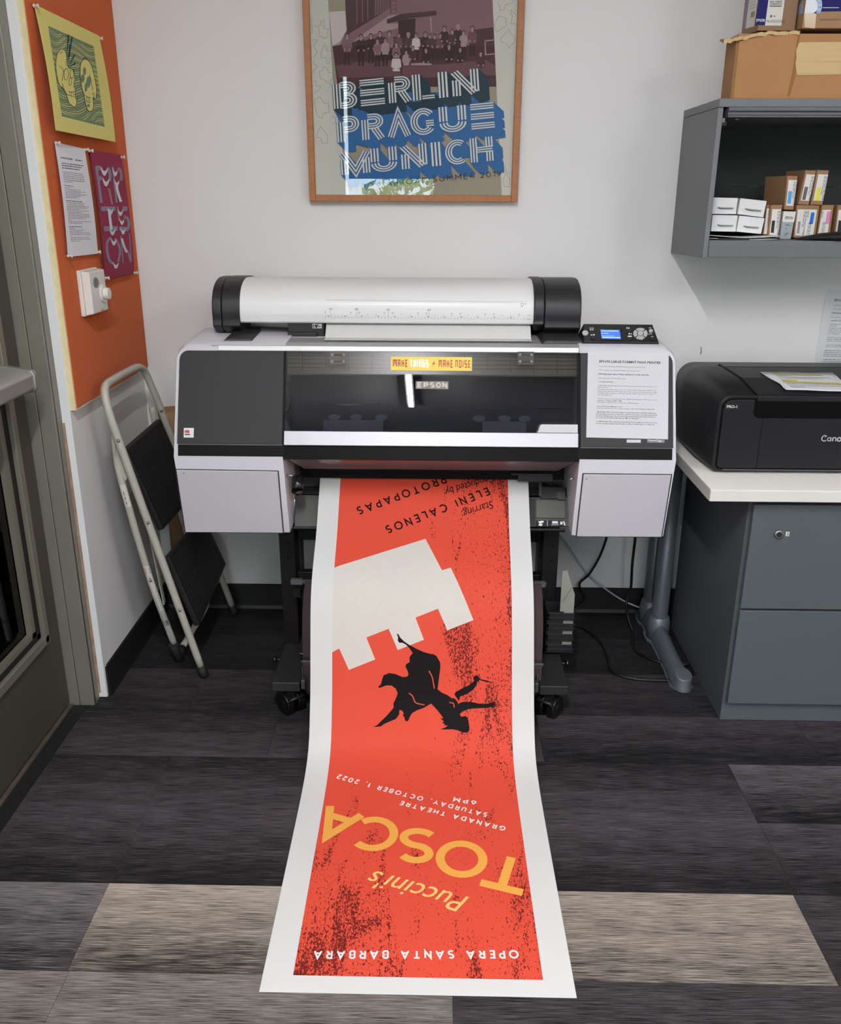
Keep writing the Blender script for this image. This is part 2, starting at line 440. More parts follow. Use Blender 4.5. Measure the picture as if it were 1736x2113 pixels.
structure(MB().box(-1.085, -1.042, 1.0, 2.304, -.004, .001).build('trim_3', M('threshold_rubber', '#121211', .6, noise=(60, .3))))
structure(MB().box(-1.20, -1.085, 1.245, 2.304, -.004, .006).build('trim_4', M('threshold_metal', '#6b6156', .5, .5, noise=(20, .3))))
door = structure(thing('door_1', '', '', (-1.09, 2.30, .01)))
for k in ('label', 'category'): del door[k]
DX0, DX1 = -1.135, -1.093
gy0, gy1, gz0, gz1 = 1.36, 2.215, .265, 2.03
MB().box(DX0, DX1, 1.25, gy0, .015, 2.145).box(DX0, DX1, gy1, 2.300, .015, 2.145).box(DX0, DX1, gy0, gy1, .015, gz0).box(DX0, DX1, gy0, gy1, gz1, 2.145).build('door_stile', brz_d, door, bevel=.0015)
mb = MB()
for (a, b, c, d) in ((gy1-.022, gy1, gz0, gz1), (gy0, gy0+.022, gz0, gz1)):
    mb.box(DX1-.004, DX1+.010, a, b, c, d)
mb.box(DX1-.004, DX1+.010, gy0, gy1, gz0, gz0+.022).box(DX1-.004, DX1+.010, gy0, gy1, gz1-.022, gz1)
mb.build('glazing_bead', bead, door, bevel=.002)
mb = MB().box(DX1-.02, DX1-.004, gy1-.040, gy1-.022, gz0+.022, gz1).box(DX1-.02, DX1-.004, gy0, gy1, gz0+.022, gz0+.036)
mb.build('gasket', blk, door)
mb = MB().box(DX1-.022, DX1-.006, gy1-.062, gy1-.040, gz0+.036, gz1).box(DX1-.022, DX1-.006, gy0, gy1-.04, gz0+.036, gz0+.05)
mb.build('glazing_bead', bead, door)
MB().box(DX1-.030, DX1-.024, gy0, gy1, gz0, gz1).build('door_pane', pane_mat('door_glass', '#a9b0ab', .02), door)
push = MB().prism([(-1.092, .975), (-1.012, .985), (-1.003, .992), (-1.003, 1.024), (-1.010, 1.032), (-1.092, 1.046)], 'y', 1.36, 2.17).build('push_bar', M('push_bar_metal', '#a3a09c', .38, .55), door, bevel=.003)
MB().prism([(-1.092, .970), (-1.008, .981), (-.998, .990), (-.998, 1.027), (-1.006, 1.037), (-1.092, 1.050)], 'y', 2.168, 2.188).build('end_cap', M('push_bar_cap', '#8f8b88', .35, .5), push, bevel=.004)
# corridor seen through the door glass
cm = M('corridor_wall', '#56584f', .7)
structure(MB().box(-3.0, -2.9, -3, 3.11, 0, CEIL).box(-2.9, -1.15, 3.0, 3.11, 0, CEIL).build('wall_corridor', cm))
structure(MB().box(-2.0, -1.9, 2.85, 2.95, 0, CEIL).build('trim_5', M('corridor_post', '#a9aaa2', .6)))

# ---- ceiling lamp and added fill lights
for i, (x, y, l, w, e) in enumerate(LAMPS):
    t = thing('ceiling_light', ['slim linear ceiling light above the space before the printer', 'added wide fill light behind the camera to the right', 'added wide fill light near the right wall'][i], 'light', (x, y, CEIL))
    MB().box(x-w/2-.01, x+w/2+.01, y-l/2-.01, y+l/2+.01, CEIL-.05, CEIL-.001).build('lamp_housing', M('lamp_housing', '#d8d8d6', .5), t)
    MB().box(x-w/2, x+w/2, y-l/2, y+l/2, CEIL-.062, CEIL-.0505).build('lamp_diffuser', M('lamp_diffuser_%d' % i, '#ffffff', .5, emit=('#fbfaff', e)), t)
# ================================================================== PIN BOARD ON THE LEFT WALL
BX = -.980
board = thing('pin_board', 'tall orange felt pin board with cream edges on the left wall', 'pin board', (-1.0, 2.67, .893))
MB().box(-.9995, BX-.002, 2.352, 2.984, .893, 2.55).build('board_core', M('fibreboard', '#d9cba0', .85, noise=(30, .1)), board)
MB().box(BX-.006, BX, 2.358, 2.984, .898, 2.55).build('felt_panel', M('orange_felt', '#c4591c', .95, spec=.1, noise=(300, .12), bump=(700, .5), sheen=.1), board, bevel=.002)

def bil(c, u, v):
    """bilinear point: corners TL, TR, BR, BL"""
    a = np.array(c[0])*(1-u)+np.array(c[1])*u; b = np.array(c[3])*(1-u)+np.array(c[2])*u
    return a*(1-v)+b*v
def sheet_grid(corners, nu, nv, bulge):
    """paper pinned to the board: 4 corners on plane x=BX plus out-of-plane offset bulge(u,v)"""
    us = [0, .004]+[i/nu for i in range(1, nu)]+[.996, 1]; vv_ = [0, .004]+[j/nv for j in range(1, nv)]+[.996, 1]   # tight rim loops keep the edge flat
    g = [[bil(corners, u, v)+np.array([bulge(u, v), 0, 0]) for u in us] for v in vv_]; nu, nv = len(us)-1, len(vv_)-1
    mb = MB(); vs = [tuple(p) for r in g for p in r]
    fs = [(j*(nu+1)+i, j*(nu+1)+i+1, (j+1)*(nu+1)+i+1, (j+1)*(nu+1)+i) for j in range(nv) for i in range(nu)]
    return mb.add(vs, fs, True)
def wall_pt(px, py, bulge=.006):
    return at_x(px, py, BX+bulge)

# --- yellow print with two skulls
def zsk(x, y): return (60+x/7.043, y/7.043)
yc = [wall_pt(68, 8, .003), wall_pt(203, 74, .003), wall_pt(237, 293, .02), wall_pt(113, 269, .03)]
def ybul(u, v): return .002+.005*math.sin(PI*min(max(v, 0), 1))
ys = sheet_grid(yc, 12, 14, ybul).build('yellow_skull_print', M('yellow_paper', '#d6cb78', .75, spec=.2), None, solid=.0004, smooth=True)
ys['label'] = 'yellow paper print of two skulls in teal ink, pinned to the orange board'; ys['category'] = 'poster'
# surface sampler: solve (u,v) for a ray by iteration on the curved sheet
def on_sheet(px, py, lift=.0008):
    x = BX+.012
    for _ in range(7):
        p = at_x(px, py, x); uv = inv_bil(yc, p); b = bil(yc, *uv)
        x = b[0]+ybul(*uv)
    return at_x(px, py, x+lift)
def inv_bil(c, p):
    u = v = .5
    for _ in range(8):
        q = bil(c, u, v); du = (bil(c, u+1e-4, v)-q)/1e-4; dv = (bil(c, u, v+1e-4)-q)/1e-4
        A = np.array([[du[1], dv[1]], [du[2], dv[2]]]); r = np.array([p[1]-q[1], p[2]-q[2]])
        s = np.linalg.solve(A, r); u += s[0]; v += s[1]
    return u, v
def densify(pts, mx):
    out = []
    for a, b in zip(pts, pts[1:]+pts[:1]):
        n = max(1, int(math.dist(a, b)/mx))
        out += [(a[0]+(b[0]-a[0])*k/n, a[1]+(b[1]-a[1])*k/n) for k in range(n)]
    return out
teal = M('teal_ink', '#6f8468', .8, spec=.1); teal_d = M('dark_teal_ink', '#27474a', .8, spec=.1); yel = M('yellow_paper', '#d6cb78', .75, spec=.2)
def sk_patch(mb, quad, nu, nv, lift):
    """grid patch in zoom pixels following the sheet; returns nothing"""
    vs = []; 
    for j in range(nv+1):
        for i in range(nu+1):
            u, v = i/nu, j/nv
            a = [quad[0][k]*(1-u)+quad[1][k]*u for k in (0, 1)]; b = [quad[3][k]*(1-u)+quad[2][k]*u for k in (0, 1)]
            q = [a[k]*(1-v)+b[k]*v for k in (0, 1)]
            vs.append(on_sheet(*zsk(*q), lift))
    mb.add(vs, [(j*(nu+1)+i, j*(nu+1)+i+1, (j+1)*(nu+1)+i+1, (j+1)*(nu+1)+i) for j in range(nv) for i in range(nu)])
SQ = [(275, 375), (938, 672), (1100, 1845), (478, 1690)]
def sq(u, v):
    a = [SQ[0][k]*(1-u)+SQ[1][k]*u for k in (0, 1)]; b = [SQ[3][k]*(1-u)+SQ[2][k]*u for k in (0, 1)]
    return (a[0]*(1-v)+b[0]*v, a[1]*(1-v)+b[1]*v)
mb = MB(); sk_patch(mb, SQ, 10, 12, .0005)
mb.build('ink_field', teal, ys)
# wavy yellow lines over the field
mb = MB()
for k in range(64):
    v0 = -.25+1.5*k/64
    pts = []
    for i in range(15):
        u = i/14
        v = v0+.10*math.sin(7*u+1.5*math.sin(3*v0+u*2))*(.5+.5*u)-.22*(u-.35)**2+.16*max(0, .25-u)*math.sin(9*v0)
        pts.append((u, v))
    for (u0, a), (u1, b) in zip(pts, pts[1:]):
        wv = .0026+.0022*math.sin(k*1.7+u0*6)
        if min(a, b)-wv < .01 or max(a, b)+wv > .99: continue
        mb.add([on_sheet(*zsk(*sq(*q)), .0009) for q in ((u0, a-wv), (u1, b-wv), (u1, b+wv), (u0, a+wv))], [(0, 1, 2, 3)])
stuff(mb.build('wavy_lines', yel, ys))
def sk_poly(mb, pts, lift, mx=120): mb.poly([on_sheet(*zsk(*p), lift) for p in densify(pts, mx)])
def sk_line(mb, pts, w, lift, n=5, closed=False):
    pp = spline(pts, n, closed)
    if closed: pp = pp+[pp[0]]
    for q in strips(pp, w): mb.add([on_sheet(*zsk(*p), lift) for p in q], [(0, 1, 2, 3)])
s1 = [(470, 712), (530, 750), (552, 860), (575, 985), (640, 1010), (665, 1130), (650, 1240), (672, 1300), (668, 1380), (695, 1480), (665, 1555), (620, 1530), (580, 1490), (545, 1380), (490, 1280), (440, 1230), (405, 1100), (390, 940), (410, 790)]
s2 = [(800, 862), (860, 880), (910, 960), (950, 1110), (982, 1300), (968, 1440), (930, 1420), (938, 1560), (895, 1620), (850, 1590), (815, 1480), (800, 1370), (770, 1280), (745, 1110), (750, 940)]
mb = MB()
for s in (s1, s2): sk_poly(mb, spline(s, 4, True), .0013, 400)
mb.build('skull_fill', yel, ys)
mb = MB()
for s in (s1, s2): sk_line(mb, s, 7, .0017, 4, True)
for e in ((540, 1080, 32, 85, .05), (622, 1075, 27, 65, .0), (601, 1185, 18, 62, .1)):
    sk_line(mb, ellipse(e[0], e[1], e[2], e[3], 12, e[4]), 6, .0017, 2, True)
for l in ([(440, 960), (490, 1000), (497, 1080), (480, 1170)], [(500, 1040), (540, 1000)], [(450, 780), (490, 745)], [(545, 860), (540, 930), (575, 985)],
          [(575, 1325), (615, 1340), (660, 1330)], [(560, 1370), (600, 1390), (660, 1410)], [(485, 1215), (520, 1320), (560, 1380)],
          [(810, 1380), (850, 1410), (895, 1425)], [(820, 1450), (850, 1480), (895, 1490)], [(920, 1370), (935, 1350), (945, 1390), (940, 1450)], [(880, 1080), (900, 1160), (925, 1310)]):
    sk_line(mb, l, 6, .0017, 4)
for x in (590, 615, 640): sk_line(mb, [(x, 1325), (x+3, 1395)], 5, .0017, 1)
for x in (835, 858, 880): sk_line(mb, [(x, 1400), (x+4, 1485)], 5, .0017, 1)
for (a, b) in (((550, 790), (575, 505)), ((575, 890), (625, 530)), ((590, 930), (660, 800)), ((580, 975), (675, 920)), ((565, 880), (600, 640))):
    n = np.array([-(b[1]-a[1]), b[0]-a[0]], float); n /= np.linalg.norm(n)
    sk_poly(mb, [tuple(np.array(a)-n*2), tuple(np.array(b)-n*12), tuple(np.array(b)+n*12), tuple(np.array(a)+n*2)], .0017, 100)
sk_line(mb, [(785, 850), (815, 840), (845, 862)], 12, .0017, 3)
mb.build('skull_outline', teal_d, ys)
for e in ((808, 1035, 22, 60, 0), (780, 1140, 28, 62, .05), (865, 1190, 33, 85, .05), (828, 1265, 20, 70, .05), (862, 1535, 22, 22, 0)):
    mb = MB(); sk_poly(mb, ellipse(*e[:4], 16, e[4]), .0015, 400); mb.build('skull_socket', teal, ys)

# --- white typed notice
def z66(x, y): return (100+x/6.605, 280+y/6.605)
wc = [wall_pt(*z66(72, 85), .004), wall_pt(*z66(482, 178), .004), wall_pt(*z66(665, 1608), .006), wall_pt(*z66(255, 1655), .006)]
ws = sheet_grid(wc, 8, 8, lambda u, v: .002+.004*math.sin(PI*v)).build('typed_notice', M('white_paper', '#dcdcdf', .8, spec=.2), None, solid=.0003, smooth=True)
tag(ws, 'white typed notice pinned to the orange board under the yellow skull print', 'notice')
def wmap(px, py):
    x = BX+.010
    p = at_x(px, py, x); uv = inv_bil(wc, p); b = bil(wc, *uv); x = b[0]+.002+.004*math.sin(PI*min(max(uv[1], 0), 1))+.0007
    return at_x(px, py, x)
mb = MB()
def dash_line(mb, fn, x0, y0, x1, y1, h, rnd, w0=9, w1=36, gap=6):
    """a typed line too small to read, as word-length bars"""
    Ln = math.hypot(x1-x0, y1-y0); ux, uy = (x1-x0)/Ln, (y1-y0)/Ln; t = 0
    while t < Ln-3:
        w = min(rnd.uniform(w0, w1), Ln-t)
        q = [(x0+ux*a, y0+uy*a+b) for a, b in ((t, -h/2), (t+w, -h/2), (t+w, h/2), (t, h/2))]
        mb.add([fn(*p) for p in q], [(0, 1, 2, 3)]); t += w+gap
rnd = random.Random(4)
for (x0, y0, x1, y1, h) in [(170, 297, 330, 322, 22), (368, 330, 460, 345, 20), (180, 372, 480, 412, 17), (183, 403, 455, 438, 17), (185, 436, 420, 466, 17),
        (195, 490, 468, 524, 9), (197, 516, 480, 552, 9), (200, 543, 492, 578, 9), (204, 570, 490, 604, 9), (207, 598, 492, 628, 9), (210, 626, 330, 634, 9),
        (215, 676, 340, 692, 14), (220, 706, 305, 714, 8), (224, 730, 430, 744, 8), (226, 752, 508, 774, 8), (230, 774, 440, 788, 8), (234, 796, 522, 814, 8), (236, 818, 440, 830, 8), (238, 840, 392, 848, 8),
        (240, 886, 468, 902, 14), (246, 914, 490, 926, 8), (248, 938, 486, 948, 8), (250, 960, 550, 970, 8), (252, 982, 530, 990, 8), (254, 1002, 434, 1006, 8), (258, 1022, 552, 1030, 8), (262, 1044, 460, 1050, 8), (264, 1066, 556, 1072, 8), (266, 1088, 566, 1094, 8), (268, 1110, 566, 1112, 8), (270, 1130, 520, 1134, 8), (273, 1152, 308, 1152, 8), (274, 1172, 576, 1172, 8), (277, 1194, 466, 1194, 8),
        (280, 1242, 455, 1244, 14), (284, 1268, 365, 1268, 8), (288, 1288, 495, 1286, 8), (292, 1310, 465, 1308, 8), (294, 1330, 555, 1324, 8), (296, 1352, 594, 1344, 8), (297, 1374, 312, 1374, 8), (302, 1392, 550, 1386, 8), (304, 1414, 582, 1406, 8), (306, 1438, 446, 1432, 8)]:
    dash_line(mb, lambda a, b: wmap(*z66(a, b)), x0, y0, x1, y1, h*.75, rnd)
mb.build('typed_lines', M('grey_print', '#54555c', .8), ws)

# --- magenta letterform print
mc = [wall_pt(*z66(548, 198), .004), wall_pt(*z66(985, 262), .004), wall_pt(*z66(1165, 1870), .008), wall_pt(*z66(770, 1955), .012)]
ms = sheet_grid(mc, 8, 10, lambda u, v: .002+.005*math.sin(PI*v)).build('magenta_letter_print', M('magenta_paper', '#8e2c46', .75, spec=.2), None, solid=.0003, smooth=True)
tag(ms, 'magenta print of grey and white letterforms, pinned right of the typed notice', 'poster')
def mmap(x, y, lift=.0007):
    px, py = z66(x, y); X = BX+.012
    for _ in range(3):
        p = at_x(px, py, X); uv = inv_bil(mc, p); X = bil(mc, *uv)[0]+.002+.005*math.sin(PI*min(max(uv[1], 0), 1))
    return at_x(px, py, X+lift)
gi, wi = MB(), None
white_ink = M('white_ink', '#c9d0d2', .8)
def g_line(mb, pts, w, lift, n=5, raw=False):
    for q in strips(pts if raw else spline(pts, n), w): mb.add([mmap(*p, lift) for p in q], [(0, 1, 2, 3)])
g_line(gi, [(652, 420), (685, 640), (722, 915)], 34, .0006)
g_line(gi, [(650, 430), (700, 440), (715, 470)], 56, .0006); g_line(gi, [(670, 575), (730, 585)], 60, .0006)
g_line(gi, [(812, 430), (835, 500), (840, 560), (828, 620)], 42, .0006)
g_line(gi, [(875, 420), (900, 650), (930, 910)], 24, .0006)
g_line(gi, [(945, 440), (980, 470), (995, 540), (990, 610)], 36, .0006)
g_line(gi, [(718, 995), (916, 995)], 62, .0006, 1); g_line(gi, [(758, 1268), (945, 1262)], 66, .0006, 1)
g_line(gi, [(942, 965), (965, 1160)], 22, .0006); g_line(gi, [(1010, 992), (1075, 998)], 60, .0006, 1)
g_line(gi, [(1030, 1100), (1080, 1130), (1098, 1200), (1085, 1280)], 40, .0006); g_line(gi, [(965, 1262), (1090, 1275)], 56, .0006, 1)
g_line(gi, [(850, 1385), (805, 1450), (800, 1560), (830, 1690), (880, 1745)], 34, .0006, 6); g_line(gi, [(905, 1400), (955, 1480), (975, 1590), (950, 1720)], 30, .0006, 6)
g_line(gi, [(988, 1360), (1018, 1730)], 16, .0006, 2); g_line(gi, [(1105, 1330), (1130, 1720)], 16, .0006, 2); g_line(gi, [(1078, 1560), (1122, 1715)], 26, .0006, 2)
stuff(gi.build('grey_lettering', M('mauve_grey_ink', '#857a8b', .8), ms))
def moon(x0, y0, x1, y1, d):
    """white crescent hanging between two horns"""
    n = 9; o = [(x0+(x1-x0)*i/n, y0+(y1-y0)*i/n+d*math.sin(PI*i/n)**.7) for i in range(n+1)]
    i_ = [(x0+6+(x1-x0-12)*i/n, y0+(y1-y0)*i/n+d*.42*math.sin(PI*i/n)) for i in range(n+1)]
    wi = MB()
    for k in range(n): wi.add([mmap(*p, .0011) for p in (o[k], o[k+1], i_[k+1], i_[k])], [(0, 1, 2, 3)])
    wi.build('white_crescent', white_ink, ms)
def swash(lines):
    for pts, w, n in lines:
        m_ = MB(); g_line(m_, pts, w, .0011, n); m_.build('white_swash', white_ink, ms)
moon(712, 430, 812, 440, 112); moon(735, 570, 832, 590, 112); moon(872, 440, 945, 470, 100); moon(898, 600, 968, 610, 95)
moon(800, 985, 888, 990, 95); moon(832, 1270, 918, 1260, 95); moon(945, 1005, 1020, 1010, 85); moon(966, 1130, 1036, 1135, 85); moon(982, 1260, 1052, 1265, 85)
moon(850, 1400, 932, 1410, 92); moon(876, 1720, 960, 1730, 88)
swash([([(925, 640), (940, 740), (965, 830), (990, 900)], 34, 5), ([(825, 1000), (845, 1180), (860, 1280)], 36, 5), ([(1000, 1400), (1030, 1500), (1068, 1590)], 30, 5)])
m_ = MB()
for k in range(8): g_line(m_, [(812+k*6, 720+k*28), (845+k*5, 742+k*28)], 6, .0011, 1)
stuff(m_.build('fine_hatching', white_ink, ms))

# --- clear push pins
pin_m = M('clear_plastic_pin', '#d8cfc6', .12, spec=.8)
def make_pin(loc, label):
    t = thing('push_pin', label, 'push pin', loc, 'clear push pins on the orange board')
    MB().cyl((loc[0], loc[1], loc[2]), (loc[0]+.003, loc[1], loc[2]), .0045, 10).cyl((loc[0]+.003, loc[1], loc[2]), (loc[0]+.009, loc[1], loc[2]), .0028, 10).cyl((loc[0]+.009, loc[1], loc[2]), (loc[0]+.012, loc[1], loc[2]), .0048, 10).build('pin_head', pin_m, t)
    MB().cyl((loc[0]-.012, loc[1], loc[2]), (loc[0], loc[1], loc[2]), .0006, 6).build('pin_shaft', M('steel', '#b9b9b9', .3, 1.0), t)
    return t
pins = [((69, 12), 'clear push pin in the top left corner of the yellow skull print', .004), ((203, 79), 'clear push pin in the top right corner of the yellow skull print', .004),
        (z66(95, 100), 'clear push pin in the top left corner of the typed notice', .005), (z66(490, 190), 'clear push pin in the top right corner of the typed notice', .005),
        (z66(262, 1640), 'clear push pin in the bottom left corner of the typed notice', .007), (z66(655, 1585), 'clear push pin in the bottom right corner of the typed notice', .007),
        (z66(550, 205), 'clear push pin in the top left corner of the magenta print', .005), (z66(985, 292), 'clear push pin in the top right corner of the magenta print', .005),
        (z66(772, 1940), 'clear push pin in the bottom left corner of the magenta print', .013), (z66(1165, 1868), 'clear push pin in the bottom right corner of the magenta print', .010)]
p0 = None
for (q, lab, d) in pins:
    loc = tuple(wall_pt(*q, d))
    if p0 is None: p0 = make_pin(loc, lab); continue
    c = p0.copy(); COL.objects.link(c); c.location = loc; c['label'] = lab
    for ch in p0.children:
        d_ = ch.copy(); COL.objects.link(d_); d_.parent = c

# --- thermostat
th = thing('thermostat', 'white wall thermostat with a round dial under the typed notice', 'thermostat', (BX, 2.525, 1.19))
wp = M('thermostat_plastic', '#d6d3cc', .4)
TC = [(2.462, 1.252), (2.572, 1.252), (2.590, 1.131), (2.468, 1.131)]
MB().box(BX, BX+.012, 2.462, 2.588, 1.130, 1.253).build('back_plate', wp, th, bevel=.003)
MB().loft([[(BX+.012, 2.464, 1.132), (BX+.012, 2.586, 1.132), (BX+.012, 2.586, 1.251), (BX+.012, 2.464, 1.251)], [(BX+.034, 2.468, 1.136), (BX+.034, 2.582, 1.136), (BX+.034, 2.582, 1.247), (BX+.034, 2.468, 1.247)]]).build('cover', wp, th, bevel=.003)
X2 = BX+.034
MB().loft([[(X2, 2.508+.020*math.cos(2*PI*k/20), 1.2175+.0145*math.sin(2*PI*k/20)) for k in range(20)], [(X2+.002, 2.508+.018*math.cos(2*PI*k/20), 1.2175+.0125*math.sin(2*PI*k/20)) for k in range(20)]]).build('gauge_window', M('grey_gauge', '#6f6e68', .4), th)
dial = MB().cyl((X2, 2.549, 1.184), (X2+.006, 2.549, 1.184), .0245, 28).build('dial_base', wp, th, bevel=.001)
MB().cyl((X2+.006, 2.549, 1.184), (X2+.020, 2.549, 1.184), .017, 28, .0155).build('dial_knob', wp, dial, bevel=.001)
MB().box(X2, X2+.0015, 2.515, 2.545, 1.139, 1.147).build('name_plate', M('tan_plate', '#b9a887', .5), th)
# ================================================================== FRAMED POSTER
PY = 2.966
fr = thing('framed_poster', 'oak framed travel poster under glass on the back wall above the large printer', 'framed poster', (-.083, WALLY, 1.43))
oak = M('oak_frame', '#a3683a', .5, noise=(9, .12, (1, 1, 12)))
fx0, fx1, fz0, fz1 = -.4085, .2435, 1.428, 2.40
ft = .0195
for (a, b, c, d) in ((fx0, fx0+ft, fz0, fz1), (fx1-ft, fx1, fz0, fz1)):
    MB().hexa([(a, PY-.012, c if a == fx0 else c), (b, PY-.012, c+0), (b, PY-.012, d), (a, PY-.012, d)], [(a, WALLY-.002, c), (b, WALLY-.002, c), (b, WALLY-.002, d), (a, WALLY-.002, d)]).build('frame_rail', oak, fr, bevel=.002)
MB().box(fx0+ft, fx1-ft, PY-.0121, WALLY-.002, fz0, fz0+ft).build('frame_rail', M('oak_frame_rail', '#a3683a', .5, noise=(9, .12, (12, 1, 1))), fr, bevel=.002)
MB().box(fx0+ft, fx1-ft, PY-.0121, WALLY-.002, fz1-ft, fz1).build('frame_rail', M('oak_frame_rail', '#a3683a', .5, noise=(9, .12, (12, 1, 1))), fr, bevel=.002)
pp = MB().box(fx0+.012, fx1-.012, PY+.004, PY+.010, fz0+.012, fz1-.012).build('poster_sheet', M('poster_paper', '#d6d3c6', .7), fr)
MB().add([(fx0+.014, PY-.004, fz0+.014), (fx1-.014, PY-.004, fz0+.014), (fx1-.014, PY-.004, fz1-.014), (fx0+.014, PY-.004, fz1-.014)], [(0, 1, 2, 3)]).build('glass_pane', pane_mat('picture_glass', '#ffffff', .0, 1.45), fr)
def zp(x, y): return (600+x/3.472, y/3.472)
IX0, IX1, IZ0 = fx0+ft-.002, fx1-ft+.002, fz0+ft-.002
def pm(x, y, lift):
    return at_y(*zp(x, y), PY+.004-lift)
def clipx(p):  return (min(max(p[0], IX0), IX1), p[1], max(p[2], IZ0))
JIT = [0]
def jit():
    JIT[0] = (JIT[0]+1) % 80; return JIT[0]*4.5e-6          # overlapping inks never share a plane
def P_(mb, pts, lift):
    lift += jit(); mb.poly([clipx(pm(x, y, lift)) for x, y in pts])
def Q_(mb, q, lift):
    lift += jit(); mb.add([clipx(pm(x, y, lift)) for x, y in q], [tuple(range(len(q)))])
k_ = .0004
beige = M('beige_ink', '#a39882', .7); maroon = [M('maroon_%d' % i, c, .7) for i, c in enumerate(['#35191d', '#4c2a2f', '#6c464b', '#866166', '#a98d8e', '#d6c6c2'])]
mb = MB(); P_(mb, [(232, -340), (1430, -340), (1447, 0), (1475, 622), (1513, 1402), (418, 1402), (305, 622), (268, 0)], k_); mb.build('beige_ground', beige, pp)
ph = [MB() for _ in range(6)]
P_(ph[3], [(372, -340), (1430, -340), (1447, 0), (1475, 622), (335, 622), (300, 330), (352, 330), (400, 215), (390, 0)], 2*k_)
P_(ph[5], [(276, 85), (390, 78), (402, 215), (352, 300), (300, 328)], 2*k_)
P_(ph[1], [(390, -200), (712, -200), (712, 60), (405, 250), (390, 0)], 3*k_)
P_(ph[2], [(712, -200), (760, -200), (760, 95), (712, 100)], 3*k_)
for x in (470, 510, 548): P_(ph[3], [(x, -200), (x+5, -200), (x+8, 170-(x-470)*.4), (x+2, 175-(x-470)*.4)], 4*k_)
for x in range(605, 705, 12): P_(ph[4], [(x, -100), (x+3, -100), (x+4, 112-(x-605)*.4), (x+1, 114-(x-605)*.4)], 4*k_)
for i in range(4): P_(ph[3], [(722, -20+i*30), (755, -22+i*30), (755, 2+i*30), (722, 4+i*30)], 4*k_)
P_(ph[4], [(440, 300), (700, 115), (770, 100), (690, 150), (690, 170), (880, 165), (770, 200), (560, 255)], 3*k_)
P_(ph[1], [(688, 140), (790, 100), (1045, 75), (1045, 108), (880, 128), (690, 168)], 4*k_)
P_(ph[0], [(770, 150), (895, 130), (890, 320), (775, 330)], 4*k_)
P_(ph[4], [(998, 122), (1008, 122), (1014, 230), (1006, 230)], 5*k_)
P_(ph[1], [(1295, 215), (1452, 195), (1462, 395), (1300, 410)], 3*k_)
P_(ph[1], [(300, 332), (480, 296), (700, 262), (1000, 270), (1300, 330), (1462, 400), (1475, 622), (338, 622)], 3.4*k_)
P_(ph[2], [(322, 470), (480, 445), (780, 430), (790, 545), (345, 560)], 4*k_)
P_(ph[2], [(800, 470), (1100, 460), (1400, 430), (1465, 470), (1470, 540), (800, 560)], 4*k_)
for q in ([(1390, 290), (1455, 282), (1456, 290), (1396, 298), (1402, 390), (1392, 390)], [(1392, 388), (1460, 382), (1460, 390), (1392, 396)]): P_(ph[4], q, 5*k_)
rn = random.Random(11)
def person(x, y, s, top, legs=True, hair=0, skin=4, l=5.0):
    """small standing figure: x, y = head centre in zoom pixels, s = head radius"""
    if legs:
        for d in (-.75, .75):
            P_(ph[0], [(x+d*s-.62*s, y+6.2*s), (x+d*s+.62*s, y+6.2*s), (x+d*s*1.1+.45*s, y+13*s), (x+d*s*1.1-.5*s, y+13*s)], l*k_)
    P_(ph[top], [(x-.6*s, y+1.0*s), (x+.6*s, y+1.0*s), (x+1.9*s, y+1.9*s), (x+2.3*s, y+5.2*s), (x+1.7*s, y+5.6*s), (x+1.5*s, y+7.2*s), (x-1.5*s, y+7.2*s), (x-1.7*s, y+5.6*s), (x-2.3*s, y+5.2*s), (x-1.9*s, y+1.9*s)], (l+.6)*k_)
    P_(ph[skin], [(x-.4*s, y+.5*s), (x+.4*s, y+.5*s), (x+.5*s, y+1.6*s), (x-.5*s, y+1.6*s)], (l+.9)*k_)
    P_(ph[hair], ellipse(x, y-.2*s, 1.02*s, 1.2*s, 12), (l+1.1)*k_)
    P_(ph[skin], ellipse(x, y+.15*s, .72*s, .98*s, 12), (l+1.4)*k_)
    P_(ph[0], [(x-.5*s, y-.08*s), (x+.5*s, y-.08*s), (x+.5*s, y+.12*s), (x-.5*s, y+.12*s)], (l+1.6)*k_)
    for d in (-1, 1): P_(ph[skin], ellipse(x+d*1.2*s, y+6.0*s, .4*s, .5*s, 8), (l+1.5)*k_)
for (x, y, s, top) in [(405, 258, 16, 3), (505, 265, 16, 0), (575, 258, 15, 0), (640, 242, 15, 1), (707, 238, 15, 3), (775, 255, 13, 2), (843, 250, 14, 1), (898, 255, 14, 5), (965, 245, 14, 0), (998, 258, 12, 1), (1032, 260, 13, 1), (1072, 255, 13, 2), (1102, 205, 15, 0), (1158, 225, 14, 1), (1200, 195, 15, 0), (1238, 235, 14, 4), (1302, 205, 15, 2)]:
    person(x, y, s, top, True, 0 if x not in (1200, 843) else 4)
for (x, y, s, top) in [(622, 295, 14, 3), (678, 290, 14, 4), (757, 320, 14, 3), (828, 375, 13, 4), (875, 345, 13, 1), (970, 360, 14, 0), (1135, 335, 15, 0), (1215, 355, 13, 0), (1362, 385, 14, 1), (757, 395, 16, 5)]:
    person(x, y, s, top, x < 700, 0, 4, 7.5)
P_(ph[4], [(860, 455), (930, 450), (1010, 455), (1010, 466), (930, 468), (862, 466)], 10*k_)
for i, m in enumerate(ph): stuff(m.build('photo_tone', maroon[i], pp))
